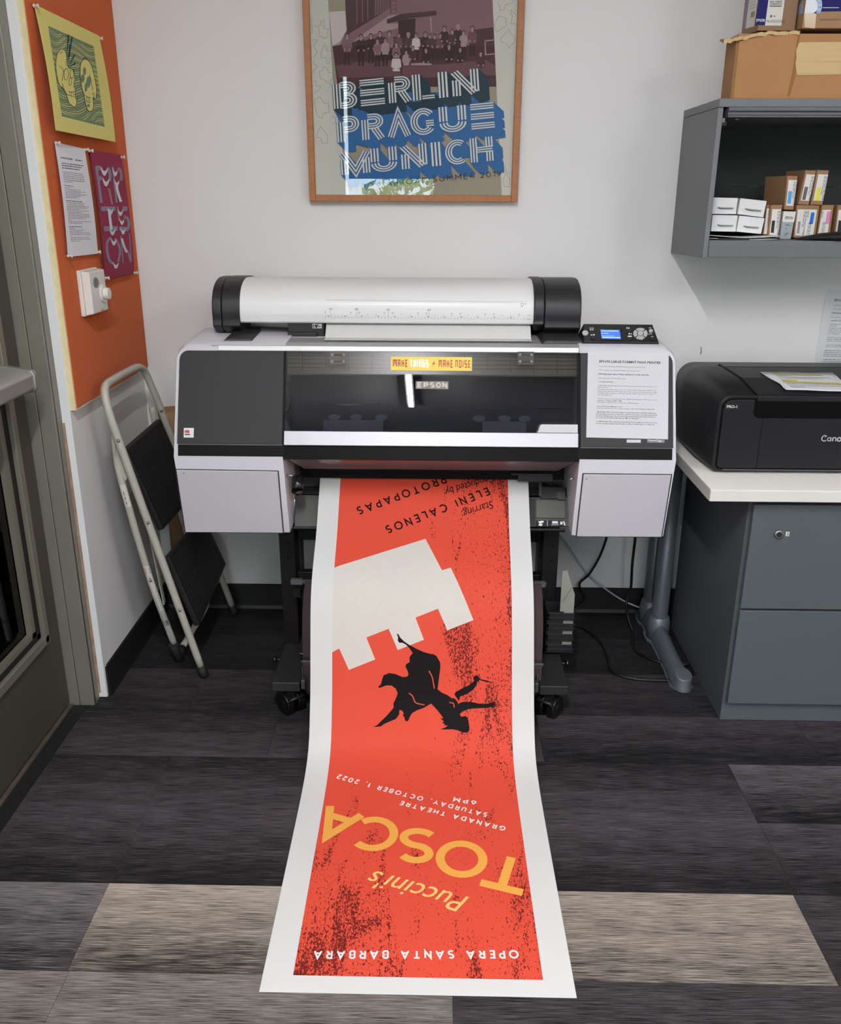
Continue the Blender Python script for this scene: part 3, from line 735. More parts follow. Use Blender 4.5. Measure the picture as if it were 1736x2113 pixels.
# jigsaw outlines in both margins
mb = MB()
J = [[(150, 130), (155, 235), (145, 240)], [(170, 185), (215, 180), (220, 145), (240, 148), (240, 205), (272, 210), (262, 235), (272, 250), (250, 275), (228, 270), (230, 262), (205, 255), (205, 200), (170, 185)],
     [(155, 285), (190, 285), (188, 300), (165, 320), (170, 345), (188, 370), (180, 395), (160, 410)], [(215, 390), (230, 340), (245, 322), (258, 360), (300, 368)], [(215, 390), (220, 415), (255, 412), (258, 450), (275, 455), (280, 415), (305, 412)],
     [(160, 440), (175, 465), (190, 472), (162, 520)], [(205, 510), (232, 505), (232, 475), (262, 490), (268, 520), (310, 525), (305, 555), (285, 575), (285, 610), (255, 585), (240, 570), (212, 565), (205, 510)],
     [(165, 580), (182, 582), (182, 615), (218, 618), (205, 645), (165, 665)], [(170, 715), (210, 695), (235, 735), (272, 740), (275, 805), (235, 812), (225, 850), (190, 830), (175, 760), (170, 715)],
     [(190, 950), (215, 905), (240, 940), (262, 965), (265, 1025), (225, 1025), (218, 990), (190, 985), (190, 950)], [(295, 835), (318, 838), (322, 880), (295, 895)],
     [(1480, 10), (1500, 45), (1500, 75), (1530, 70), (1540, 35), (1590, 20), (1600, -20)], [(1460, 180), (1490, 115), (1545, 130), (1545, 180), (1500, 215), (1475, 230), (1460, 180)], [(1578, 70), (1578, 105), (1590, 110), (1580, 170), (1612, 172)], [(1578, 70), (1615, 110)],
     [(1505, 275), (1545, 235), (1560, 210), (1580, 240), (1605, 270), (1605, 300), (1580, 320), (1565, 345), (1550, 315), (1510, 300), (1505, 275)], [(1540, 1190), (1545, 1235), (1575, 1240)], [(1520, 1290), (1545, 1240), (1570, 1280), (1570, 1340), (1530, 1335), (1520, 1290)]]
for j in J:
    for q in strips(j, 2.6): Q_(mb, q, k_)
stuff(mb.build('jigsaw_outline', M('pale_grey_line', '#8f8f88', .8), pp))
# lettering: solid blocks with slanted shadows, striped white faces
rows = [('BERLIN', [(305, 462), (492, 665), (700, 838), (868, 1022), (1048, 1122), (1155, 1338)], (300, 594, 1325, 492), (335, 778, 1338, 672), (72, 66)),
        ('PRAGUE', [(332, 472), (508, 645), (695, 842), (858, 1032), (1062, 1248), (1285, 1452)], (330, 838, 1440, 733), (362, 1018, 1452, 912), (76, 70)),
        ('MUNICH', [(362, 552), (572, 752), (790, 966), (998, 1072), (1103, 1248), (1284, 1440)], (355, 1088, 1430, 978), (382, 1252, 1440, 1150), (72, 84))]
blue = M('poster_blue', '#2566a0', .7); navy = M('poster_navy', '#123242', .7); white = M('poster_white', '#dfe0da', .7)
sh_b, sh_n, wh, bk, bkn = MB(), MB(), MB(), MB(), MB()
def hull(pts):
    pts = sorted(set((round(x, 3), round(y, 3)) for x, y in pts))
    def half(p):
        h = []
        for q in p:
            while len(h) > 1 and (h[-1][0]-h[-2][0])*(q[1]-h[-2][1])-(h[-1][1]-h[-2][1])*(q[0]-h[-2][0]) <= 0: h.pop()
            h.append(q)
        return h
    a, b = half(pts), half(pts[::-1]); return a[:-1]+b[:-1]
TRI = {'E': (.62, [[(0, .885), (.62, .885)], [(0, .5), (.62, .5)], [(0, .115), (.62, .115)]]), 'R': (.62, [[(.09, 0), (.09, .78)], [(.18, .88), (.40, .88)]+arc(.40, .70, .17, .18, 90, -90, 8)+[(.18, .52)], [(.38, .44), (.60, 0)]]),
       'P': (.62, [[(.09, 0), (.09, .78)], [(.18, .88), (.40, .88)]+arc(.40, .68, .17, .2, 90, -90, 8)+[(.18, .48)]]), 'B': (.66, [[(.09, 0), (.09, .95)], [(.2, .88), (.40, .88)]+arc(.40, .73, .15, .15, 90, -90, 8)+[(.3, .58)], [(.3, .46), (.40, .46)]+arc(.40, .28, .17, .18, 90, -90, 8)+[(.2, .10)]]),
       'L': (.62, [[(.11, 0), (.11, 1)], [(.26, .09), (.62, .09)]]), 'I': (.26, [[(.13, 0), (.13, 1)]]), 'N': (.72, [[(.1, 0), (.1, .62)], [(.06, .95), (.6, .06)], [(.62, .12), (.62, 1)]]),
       'A': (.74, [[(.06, 0), (.37, .86), (.68, 0)]]), 'G': (.8, [arc(.4, .5, .31, .41, 40, 320, 20)+[], [(.48, .42), (.74, .42)]]), 'U': (.72, [[(.1, 1), (.1, .42)], [(.62, 1), (.62, .42)], arc(.36, .36, .26, .27, 180, 360, 10)]),
       'M': (.84, [[(.08, 0), (.08, .66)], [(.04, .92), (.42, .1), (.80, .92)], [(.76, 0), (.76, .66)]]), 'C': (.7, [arc(.42, .5, .31, .4, 55, 305, 18)]), 'H': (.72, [[(.1, 0), (.1, 1)], [(.62, 0), (.62, .42)], [(.62, .58), (.62, 1)], [(.2, .5), (.72, .5)]])}
lw, od = .050, .092
for word, spans, tl, bl, d in rows:
    for ch, (a, b) in zip(word, spans):
        gw, st = TRI[ch]
        def mp(u, v, a=a, b=b):
            x = a+(b-a)*u/gw
            yt = tl[1]+(tl[3]-tl[1])*(x-tl[0])/(tl[2]-tl[0]); yb = bl[1]+(bl[3]-bl[1])*(x-bl[0])/(bl[2]-bl[0])
            return (x+12*(1-v), yb+(yt-yb)*v)
        for s in st:
            offs = (-od, 0, od) if not (ch == 'L' and s[0][0] > .2) else (-.045, .045)
            for o in offs:
                for q in strips(s, lw, o): Q_(wh, [mp(*p) for p in q], 13*k_)
            for q in strips(s, lw+2*od+.03):
                qq = [mp(*p) for p in q]
                Q_(bkn if word == 'BERLIN' else bk, hull(qq), 12*k_)
                Q_(sh_b, hull(qq+[(x+d[0], y+d[1]*(2.0 if word == 'BERLIN' else 1)) for x, y in qq]), 11*k_)
                if word == 'BERLIN': Q_(sh_n, hull(qq+[(x+d[0], y+d[1]) for x, y in qq]), 11.5*k_)
P_(sh_b, [(470, 715), (1400, 625), (1405, 735), (840, 800), (480, 845), (330, 835)], 10.6*k_)
P_(sh_b, [(345, 1000), (480, 840), (520, 1010), (560, 1060)], 10.6*k_)
sh_b.build('letter_shadow', blue, pp); sh_n.build('letter_shadow', navy, pp)
bk.build('letter_block', M('poster_letter_ground', '#205a87', .7), pp); bkn.build('letter_block', M('poster_letter_ground_dark', '#163548', .7), pp); wh.build('letter_face', white, pp)
# bottom line of type
mb = MB()
for word, x0, x1, y0 in (('STUDY', 415, 640, 1338), ('ABROAD', 688, 978, 1313), ('SUMMER', 1018, 1322, 1282), ('2019', 1362, 1508, 1252)):
    a, b = pm(x0, y0+22, 12*k_), pm(x1, y0+22-(x1-x0)*.098, 12*k_); e = (b-a); up = np.array([-e[2], 0, e[0]]); up /= np.linalg.norm(up)
    if word == '2019':
        GLY['9'] = L(.6, arc(.3, .7, .3, .3, 0, 360, 22), [(.58, .6), (.2, 0)])
    q, wd = stroke_text(word, .11, .34); kk = np.linalg.norm(e)/wd
    for p in q: mb.add([a+e/np.linalg.norm(e)*(t[0]*kk)+up*(t[1]*.0155) for t in p], [(0, 1, 2, 3)])
mb.build('small_lettering', M('poster_black', '#1c2226', .7), pp)
# ================================================================== THE PRINT COMING OUT OF THE PRINTER
PROF = spline([(1.299, .0014), (1.45, .0014), (1.62, .0016), (1.78, .0022), (1.89, .005), (1.965, .0125), (2.020, .0285), (2.060, .057), (2.090, .103), (2.122, .165), (2.152, .245), (2.178, .318),
               (2.205, .384), (2.238, .432), (2.288, .477), (2.373, .540), (2.440, .608), (2.495, .663), (2.560, .728), (2.60, .766)], 7)
PROF = [np.array(p) for p in PROF]
CUM = [0.0]
for a, b in zip(PROF, PROF[1:]): CUM.append(CUM[-1]+float(np.linalg.norm(b-a)))
VMAX = CUM[-1]; HALF = .3055
def xc(v): return -.0275-.0100*min(v/1.2, 1.0)
def prof_at(v):
    v = min(max(v, 0), VMAX-1e-6); i = int(np.searchsorted(CUM, v, side='right'))-1; i = min(i, len(PROF)-2)
    f = (v-CUM[i])/(CUM[i+1]-CUM[i]); p = PROF[i]*(1-f)+PROF[i+1]*f
    def tan(k):
        a, b = PROF[max(k-1, 0)], PROF[min(k+1, len(PROF)-1)]; return (b-a)/np.linalg.norm(b-a)
    t = tan(i)*(1-f)+tan(i+1)*f; t /= np.linalg.norm(t)
    return p, np.array([-t[1], t[0]])
def S(u, v, lift=0.0):
    p, n = prof_at(v)
    return np.array([xc(v)+u, p[0]+n[0]*lift, p[1]+n[1]*lift])
def uv(px, py):
    d = ray(px, py); best = None
    for i in range(len(PROF)-1):
        a, b = PROF[i], PROF[i+1]
        # y = t*dy ; z = H + t*dz
        A = np.array([[d[1], -(b-a)[0]], [d[2], -(b-a)[1]]]); r = np.array([a[0], a[1]-CAMH])
        det = np.linalg.det(A)
        if abs(det) < 1e-12: continue
        t, s = np.linalg.solve(A, r)
        if -1e-6 <= s <= 1+1e-6 and t > 0 and (best is None or t < best[0]): best = (t, CUM[i]+s*(CUM[i+1]-CUM[i]))
    if best is None: return None
    t, v = best
    return (t*d[0]-xc(v), v)
def tris_to_sheet(tris, name, mat, parent, lift, step=.018):
    """flat (u, v) triangles wrapped onto the hanging sheet"""
    bm = bmesh.new()
    for t in tris:
        vs = [bm.verts.new((p[0], p[1], 0)) for p in t]
        bm.faces.new(vs)
    v0 = min(v.co.y for v in bm.verts); v1 = max(v.co.y for v in bm.verts)
    k = math.ceil(max(v0, .5)/step)
    while k*step < v1:
        bmesh.ops.bisect_plane(bm, geom=bm.verts[:]+bm.edges[:]+bm.faces[:], plane_co=(0, k*step, 0), plane_no=(0, 1, 0)); k += 1
    bmesh.ops.remove_doubles(bm, verts=bm.verts, dist=1e-5)
    o_loc = wl(parent)
    for v in bm.verts:
        p = S(v.co.x, v.co.y, lift); v.co = (p[0]-o_loc.x, p[1]-o_loc.y, p[2]-o_loc.z)
    me = bpy.data.meshes.new(name); bm.to_mesh(me); bm.free(); me.materials.append(mat)
    o = bpy.data.objects.new(name, me); COL.objects.link(o); o.parent = parent; WL[o.name] = o_loc.copy()
    return o
def poly_tris(pts):
    tr = tessellate_polygon([[Vector((p[0], p[1], 0)) for p in pts]])
    return [[pts[i] for i in t] for t in tr]
def grid_sheet(u0, u1, v0, v1, nv, lift, name, mat, parent, solid=0.0):
    vs, fs, uvs = [], [], []
    o_loc = wl(parent)
    ug = [u0, u0+.001]+[u0+(u1-u0)*i/4 for i in (1, 2, 3)]+[u1-.001, u1]
    for j in range(nv+1):
        v = v0+(v1-v0)*j/nv
        if j == 1: v = v0+.001
        for u in ug:
            p = S(u, v, lift); vs.append((p[0]-o_loc.x, p[1]-o_loc.y, p[2]-o_loc.z)); uvs.append((u, v))
    for j in range(nv):
        for i in range(6): fs.append((j*7+i, j*7+i+1, (j+1)*7+i+1, (j+1)*7+i))
    me = bpy.data.meshes.new(name); me.from_pydata(vs, [], fs); me.materials.append(mat)
    ul = me.uv_layers.new(name='UVMap')
    for p in me.polygons:
        p.use_smooth = True
        for li, vi in zip(p.loop_indices, p.vertices): ul.data[li].uv = uvs[vi]
    o = bpy.data.objects.new(name, me); COL.objects.link(o)
    if parent: o.parent = parent
    WL[o.name] = o_loc.copy()
    if solid: md = o.modifiers.new('thickness', 'SOLIDIFY'); md.thickness = solid; md.offset = -1
    return o
sheet = grid_sheet(-HALF, HALF, 0, VMAX, 130, 0, 'printed_poster', M('photo_paper', '#cdcdca', .6, spec=.15), None, .0004)
tag(sheet, 'long red opera poster on white paper curling from the large printer onto the floor', 'poster')
# red ground with distressed dark flecks (print)
rm = bpy.data.materials.new('red_ink'); rm.use_nodes = True; nt = rm.node_tree; bs = nt.nodes['Principled BSDF']
bs.inputs['Roughness'].default_value = .6; bs.inputs['Specular IOR Level'].default_value = .12
uvn = nt.nodes.new('ShaderNodeUVMap')
def n_noise(sc, scale, det, rough=.55, dist=0.0):
    mp = nt.nodes.new('ShaderNodeMapping'); mp.inputs['Scale'].default_value = sc
    n = nt.nodes.new('ShaderNodeTexNoise'); n.inputs['Scale'].default_value = scale; n.inputs['Detail'].default_value = det; n.inputs['Roughness'].default_value = rough; n.inputs['Distortion'].default_value = dist
    nt.links.new(uvn.outputs[0], mp.inputs[0]); nt.links.new(mp.outputs[0], n.inputs['Vector']); return n.outputs[0]
def n_math(op, a, b):
    n = nt.nodes.new('ShaderNodeMath'); n.operation = op
    for i, v in enumerate((a, b)):
        if isinstance(v, (int, float)): n.inputs[i].default_value = v
        else: nt.links.new(v, n.inputs[i])
    return n.outputs[0]
def n_map(v, a, b, c, d):
    n = nt.nodes.new('ShaderNodeMapRange'); n.interpolation_type = 'SMOOTHSTEP'
    for i, x in zip(('From Min', 'From Max', 'To Min', 'To Max'), (a, b, c, d)): n.inputs[i].default_value = x
    nt.links.new(v, n.inputs[0]); return n.outputs[0]
fleck = n_noise((1.0, .5, 1), 270, 2.0, .6, .8)
streak = n_noise((1.0, .2, 1), 15, 3.0, .6, 1.2)
patch = n_noise((1.0, .5, 1), 5.0, 2.0)
sp = nt.nodes.new('ShaderNodeSeparateXYZ'); nt.links.new(uvn.outputs[0], sp.inputs[0])
U_, V_ = sp.outputs['X'], sp.outputs['Y']
low = n_map(V_, .62, .10, -.02, .055)                          # denser towards the free end
rgt_ = n_math('MULTIPLY', n_map(U_, .0, .14, 0.0, .095), n_map(V_, .55, .80, 0.2, 1.0))
clear = n_math('MULTIPLY', n_map(U_, .06, -.02, 0.0, .16), n_map(V_, .62, .76, 0.0, 1.0))
edge = n_math('MULTIPLY', n_map(U_, -.20, -.255, 0.0, .13), n_map(V_, .95, 1.06, 0.0, 1.0))
corner = n_math('MULTIPLY', n_map(U_, -.05, -.22, 0.0, .10), n_map(V_, .22, .05, 0.0, 1.0))
dens = n_math('ADD', n_math('MULTIPLY', n_map(streak, .46, .68, 0.0, 1.0), .19), n_math('MULTIPLY', n_map(patch, .45, .65, -.02, 1), .075))
dens = n_math('ADD', n_math('ADD', dens, low), n_math('ADD', rgt_, edge)); dens = n_math('ADD', n_math('MINIMUM', n_math('SUBTRACT', dens, clear), .262), corner)
on = n_math('GREATER_THAN', n_math('ADD', fleck, n_math('SUBTRACT', dens, .725)), 0.0)
mxr = nt.nodes.new('ShaderNodeMix'); mxr.data_type = 'RGBA'
mxr.inputs['A'].default_value = lin('#d24d39'); mxr.inputs['B'].default_value = lin('#66211d')
nt.links.new(on, mxr.inputs['Factor']); nt.links.new(mxr.outputs['Result'], bs.inputs['Base Color'])
rt, rb = uv(1134, 2019), uv(599, 2019)
RU0, RU1, RV0 = rb[0], rt[0], rt[1]
RU0, RU1 = -.2455, .2455
RV0 = .040
grid_sheet(RU0, RU1, RV0, VMAX, 125, .00025, 'red_ground', rm, sheet)
ink = {'white': M('white_print', '#e0dcda', .6, spec=.12), 'yellow': M('yellow_print', '#dfa14a', .6, spec=.12), 'yellow2': M('pale_yellow_print', '#eabb6c', .6, spec=.12), 'black': M('black_print', '#140f11', .6, spec=.1), 'stone': M('stone_print', '#cac6bd', .6, spec=.12, noise=(60, .02))}
def z5(x, y): return (640+x/3.617, 980+y/3.617)
def z6(x, y): return (520+x/2.48, 1500+y/2.48)
def uvp(pts, mx=14):
    return [p for p in (uv(*q) for q in densify(pts, mx)) if p]
# stone block shape with notched foot
castle = [z5(*p) for p in [(172, 693), (862, 477), (985, 712), (1050, 693), (1098, 790), (1160, 935), (1220, 1083), (1025, 1160), (955, 998), (787, 1065), (850, 1230), (655, 1307), (587, 1148), (420, 1213), (487, 1377), (290, 1455), (218, 1295), (148, 1323), (152, 1000)]]
cu = [( -.2455 if i in (0, 17, 18) else 0, p) for i, p in enumerate(castle)]
cuv = uvp(castle, 12)
cuv = [(max(p[0], RU0), p[1]) for p in cuv]
tris_to_sheet(poly_tris(cuv), 'stone_shape', ink['stone'], sheet, .0005)
fig = [(648, 1186), (660, 1188), (672, 1212), (700, 1240), (740, 1268), (800, 1300), (850, 1322), (902, 1336), (925, 1338), (945, 1352), (972, 1400), (973, 1440), (966, 1490), (960, 1540), (952, 1600), (985, 1625), (1030, 1645), (1055, 1665), (1080, 1668), (1098, 1690), (1110, 1712), (1118, 1700), (1150, 1692),
       (1200, 1694), (1260, 1706), (1320, 1708), (1350, 1700), (1372, 1696), (1392, 1698), (1388, 1704), (1370, 1706), (1396, 1712), (1396, 1718), (1372, 1716), (1398, 1726), (1394, 1731), (1370, 1726), (1380, 1738), (1374, 1740), (1350, 1732), (1300, 1740), (1230, 1742), (1180, 1748), (1140, 1765), (1118, 1785), (1130, 1805), (1160, 1798), (1178, 1812), (1184, 1845), (1190, 1885), (1188, 1910), (1172, 1924), (1140, 1922), (1100, 1905), (1060, 1898),
       (1010, 1900), (972, 1898), (1010, 1885), (1030, 1870), (1000, 1868), (1005, 1858), (985, 1850), (1000, 1840), (970, 1815), (995, 1818), (985, 1800), (950, 1755), (905, 1706), (880, 1720), (850, 1738), (800, 1756), (762, 1778), (745, 1805), (735, 1832), (722, 1840), (708, 1832), (705, 1808), (692, 1796), (700, 1780), (688, 1760), (668, 1752), (665, 1790), (640, 1822), (590, 1842), (548, 1862), (530, 1876), (500, 1880), (470, 1880), (500, 1868), (528, 1840),
       (570, 1800), (605, 1760), (625, 1735), (622, 1705), (640, 1670), (655, 1630), (640, 1595), (610, 1572), (570, 1570), (540, 1582), (515, 1590), (510, 1580), (530, 1560), (538, 1525), (550, 1495), (590, 1478), (640, 1486), (690, 1508), (725, 1505), (735, 1490), (728, 1462), (712, 1430), (718, 1412), (745, 1395), (742, 1365), (752, 1345), (768, 1330), (740, 1290), (715, 1265), (690, 1252), (665, 1252), (655, 1235), (658, 1215)]
fuv = uvp([z5(*p) for p in fig], 30)
arm = [(1078, 1640), (1085, 1622), (1130, 1595), (1180, 1572), (1215, 1548), (1228, 1530), (1218, 1520), (1222, 1505), (1240, 1498), (1256, 1500), (1260, 1515), (1275, 1502), (1268, 1522), (1320, 1534), (1372, 1550), (1320, 1546), (1264, 1530), (1260, 1548), (1250, 1540), (1240, 1575), (1215, 1605), (1170, 1635), (1120, 1655), (1112, 1690), (1095, 1665)]
tris_to_sheet(poly_tris(fuv)+poly_tris(uvp([z5(*p) for p in arm], 30)), 'falling_figure', ink['black'], sheet, .0008)
tr = []
for ln in ([(888, 1462), (912, 1510), (928, 1595)], [(738, 1628), (765, 1650), (790, 1700), (855, 1716)], [(1040, 1698), (1070, 1705), (1076, 1735)]):
    for q in strips(spline([z5(*p) for p in ln], 6), 2.2):
        w = [uv(*p) for p in q]; tr += [[w[0], w[1], w[2]], [w[0], w[2], w[3]]]
tris_to_sheet(tr, 'figure_line', M('red_line', '#d24d39', .6, spec=.12), sheet, .0011)
def sheet_frame(p0, p1, top=None):
    """baseline from pixel p0 to p1 -> origin, unit vectors, length in (u, v)"""
    a, b = np.array(uv(*p0)), np.array(uv(*p1)); e = b-a; Ln = np.linalg.norm(e); e /= Ln
    n = np.array([-e[1], e[0]])
    if n[1] > 0: n = -n
    return a, e, n, Ln
def line_words(txt, p0, p1, h, w, gap, mat):
    """one part per word along the line"""
    a, e, n, Ln = sheet_frame(p0, p1); k = Ln/stroke_text(txt, w, gap)[1]; x = 0
    for word in txt.split(' '):
        q, wd = stroke_text(word, w, gap); out = []
        for s in q:
            w_ = [tuple(a+e*(x+t[0])*k+n*t[1]*h) for t in s]; out += [[w_[0], w_[1], w_[2]], [w_[0], w_[2], w_[3]]]
        tris_to_sheet(out, 'lettering', mat, sheet, .0008)
        x += wd+gap+GLY[' '][0]*(1-w)+w+gap
def line_font(txt, p0, p1, h, shear, bold=0.0):
    a, e, n, Ln = sheet_frame(p0, p1); tr, wd = font_text(txt, shear, bold, 4); k = Ln/wd
    return [[tuple(a+e*p[0]*k+n*p[1]*h) for p in t] for t in tr if len(t) >= 3]
line_words('OPERA SANTA BARBARA', z6(1362, 1143), z6(318, 1145), .0215, .19, .38, ink['white'])
line_words('GRANADA THEATRE', z6(1302, 512), z6(764, 378), .0165, .19, .36, ink['white'])
line_words('SATURDAY, OCTOBER 1, 2022', z6(1210, 442), z6(444, 242), .0165, .19, .36, ink['white'])
line_words('6PM', z6(1152, 381), z6(1036, 358), .0165, .19, .36, ink['white'])
TITLE = {'T': L(.95, [(0, 1), (.95, 1)], [(.475, 1), (.475, 0)]), 'S': (.73, [[(x*1.26, y) for x, y in GLY['S'][1][0]]]), 'C': (.87, [[(x*1.02, y) for x, y in GLY['C'][1][0]]])}
KEEP = {k: GLY[k] for k in TITLE}; GLY.update(TITLE)
for ch, base, top, wscale in (('T', (1333, 652), (1272, 840), 1.0), ('O', (1085, 584), (1060, 772), 1.0), ('S', (868, 520), (822, 698), 1.0), ('C', (655, 462), (612, 637), 1.0), ('A', (490, 415), (374, 576), 1.0)):
    a, b = np.array(uv(*z6(*base))), np.array(uv(*z6(*top))); up = b-a; h = np.linalg.norm(up); up /= h; ex = np.array([up[1], -up[0]])
    q, wd = stroke_text(ch, .172, 0); tr = []
    for s in q:
        w_ = [tuple(a+ex*(t[0]-wd/2)*h+up*t[1]*h) for t in s]; tr += [[w_[0], w_[1], w_[2]], [w_[0], w_[2], w_[3]]]
    tris_to_sheet(tr, 'title_letter', ink['yellow'], sheet, .0008)
GLY.update(KEEP)
tris_to_sheet(line_font("Puccini's", z6(1122, 876), z6(620, 733), .050, .30, .002), 'script_lettering', ink['yellow2'], sheet, .0009)
line_words('ELENI CALENOS', z5(1322, 92), z5(556, 384), .0265, .165, .36, ink['black'])
line_words('PROTOPAPAS', z5(1000, 4), z5(342, 243), .0265, .165, .36, ink['black'])
tris_to_sheet(line_font('Starring:', z5(1362, 192), z5(1122, 272), .024, .25), 'script_lettering', ink['black'], sheet, .0009)
a, e, n, Ln = sheet_frame(z5(1230, 38), z5(992, 108))
t2, wd = font_text('Conducted by:', .25, 0, 4); t1, w1 = font_text('ucted by:', .25, 0, 4); k = Ln/w1
tris_to_sheet([[tuple(a+e*(p[0]-(wd-w1))*k+n*p[1]*.024) for p in t] for t in t2 if len(t) >= 3], 'script_lettering', ink['black'], sheet, .0009)
# ================================================================== LARGE FORMAT PRINTER ON ITS STAND
pr = thing('large_format_printer', 'large grey and black wide format printer on a wheeled stand against the back wall', 'printer', (-.036, 2.62, 0))
dbk = M('deep_black_plastic_and_shade', '#060607', .6, spec=.15)
lg = M('light_grey_plastic', '#c6c5ca', .45, spec=.35, bump=(900, .04))
lg2 = M('light_grey_door', '#c2bfc4', .5, spec=.35, bump=(900, .05))
wt = M('white_rail_plastic', '#e2e3e2', .35)
dk = M('charcoal_plastic', '#303031', .55, spec=.25, bump=(800, .08))
bk_ = M('black_plastic', '#141415', .4)
bk2 = M('black_satin_plastic', '#1d1d1f', .45)
gm = M('grey_deck', '#8f8f8d', .4)
XL0, XL1, XR0, XR1 = -.7145, -.4175, .3835, .6425
def fy(z, off=0.0): return 2.312+(z-.778)*(.118/.275)-.9190*off      # front slope, off = outward
def F(x, z, off=0.0): return (x, fy(z, off), z+.394*off)
LN = np.array([0, -.9759, -.2182])                                   # lower front normal
def ly(z): return 2.312+(.778-z)*(.053/.238)
FP, FN = (0, 2.312, .778), (0, -.919, .394)
LP = (0, 2.312, .778)
def onF(px, py): return hit(px, py, FP, FN)
def onL(px, py): return hit(px, py, LP, tuple(LN))
def side_block(x_out, x_in, name):
    rings = []; r = .036; s = 1 if x_in > x_out else -1
    st = [(x_out+s*r*(1-math.cos(a)), r*(1-math.sin(a))) for a in [i*PI/2/7 for i in range(8)]] + [(x_in, 0)]
    for x, drop in st:
        zt = 1.056-drop
        rings.append([(x, 2.312, .778), (x, fy(zt), zt), (x, fy(zt)+.014, zt+.008), (x, 2.66, zt+.019), (x, 2.685, zt+.016), (x, 2.70, .95), (x, 2.95, .93), (x, 2.95, .60), (x, 2.62, .54), (x, 2.365, .54)])
    return MB().loft(rings).build(name, lg, pr, bevel=.003)
def rounded(x_out, x_in, z0, z1, r):
    s = 1 if x_in > x_out else -1
    return [(x_in, z0), (x_out, z0)] + [(x_out+s*r*(1-math.cos(a)), z1-r*(1-math.sin(a))) for a in [i*PI/2/6 for i in range(7)]] + [(x_in, z1)]
sb = side_block(XL0, XL1, 'side_housing'); sbr = side_block(XR1, XR0, 'side_housing')
for (xo, xi, door_px, tipx) in ((-.7055, -.4195, [(364.5, 969), (573, 972.5), (584, 1098.5), (383.5, 1097)], 0), (.6345, .3855, [(1204.5, 978), (1385, 980), (1364.5, 1107), (1190.5, 1106)], 1)):
    MB().slab([F(x, z) for x, z in rounded(xo, xi, .809, 1.0455, .024)], FN, -.004, .0035).build('front_panel', dk, pr, bevel=.0015)
    MB().slab([F(x, z) for x, z in [(xo+(.002 if xo < 0 else -.002), .808), (xi, .808), (xi, .7795), (xo+(.003 if xo < 0 else -.003), .7795)]], FN, -.012, .0008).build('shadow_strip', dbk, pr)  # shade of the undercut painted as a near-black strip
    gx0, gx1 = sorted((xi, -.4135 if xi < 0 else .3785))
    MB().slab([F(gx0, .7795), F(gx1, .7795), F(gx1, 1.0455), F(gx0, 1.0455)], FN, -.004, .0016).build('panel_gap', dbk, pr)
    d = MB().slab([onL(*p) for p in door_px], LN, -.004, .0030).build('ink_door', lg2, pr, bevel=.0012)
    # the joint round the door
    mb = MB(); q = [onL(*p) for p in door_px]; c = sum(q)/4
    for a, b in zip(q, q[1:]+q[:1]):
        o = lambda p: p+(p-c)/np.linalg.norm(p-c)*.0042
        mb.slab([a, b, o(b), o(a)], LN, .0001, .0008)
    mb.build('door_joint', M('dark_joint', '#2b2a2c', .7), pr)
    e = onL(*((380, 975.5) if xo < 0 else (1210.5, 987)))
    MB().cyl(e+LN*.003, e+LN*.0036, .0016, 8).build('latch_mark', bk_, d)
# middle body
mid = MB().prism([(2.434, 1.047), (2.434, 1.058), (2.60, 1.066), (2.95, 1.07), (2.95, .62), (2.60, .60), (2.58, 1.030), (2.45, 1.030)], 'x', XL1, XR0).build('body', gm, pr)
MB().slab([F(-.600, 1.0455), F(.3815, 1.0455), F(.3815, 1.0585), F(-.600, 1.0585)], FN, -.006, .004).build('top_rail', wt, pr, bevel=.002)
MB().slab([F(-.62, 1.058), F(.3835, 1.058), (.3835, 2.470, 1.0622), (-.62, 2.470, 1.0622)], (0, 0, 1), -.008, .001).build('top_deck', M('grey_top_deck', '#a2a2a0', .35), pr, bevel=.001)
# inside of the hood
wi_m = M('hood_inside', '#a5a199', .7)
MB().slab([F(XL1, .83, -.10), F(XR0, .83, -.10), F(XR0, 1.043, -.10), F(XL1, 1.043, -.10)], FN, -.004, 0).build('hood_back', M('hood_dark_inside', '#2e3342', .7), pr)
rib = MB().slab([F(-.413, .990, -.022), F(.379, .990, -.022), F(.379, 1.044, -.022), F(-.413, 1.044, -.022)], FN, -.004, 0).build('ribbed_liner', wi_m, pr)
mb = MB()
for z in (1.038, 1.029, 1.018, 1.008): mb.slab([F(-.413, z, -.022), F(.379, z, -.022), F(.379, z+.0016, -.022), F(-.413, z+.0016, -.022)], FN, 0, .0025)
for i in range(12): mb.slab([F(-.413+.0635*i+.04, 1.0, -.022), F(-.4115+.0635*i+.04, 1.0, -.022), F(-.4115+.0635*i+.04, 1.044, -.022), F(-.413+.0635*i+.04, 1.044, -.022)], FN, 0, .002)
mb.build('liner_rib', M('liner_rib', '#3d3c39', .6), rib).__setitem__('kind', 'stuff')
MB().tube([F(-.37, .922, -.06), F(-.16, .922, -.06)], .002, 8).build('carriage_rail', M('bright_steel', '#cfcfcf', .25, 1.0), pr)
MB().tube([F(-.05, .915, -.06), F(.37, .915, -.06)], .002, 8).build('carriage_rail', M('dull_steel', '#5a5c62', .35, 1.0), pr)
MB().loft([[F(-.413+.012*math.cos(a), .928+.036*math.sin(a), -.008) for a in [2*PI*k/20 for k in range(20)]], [F(-.413+.012*math.cos(a), .928+.036*math.sin(a), -.02) for a in [2*PI*k/20 for k in range(20)]]]).build('side_pulley', bk_, pr)
ov = M('oval_reflection', '#74747c', .4)
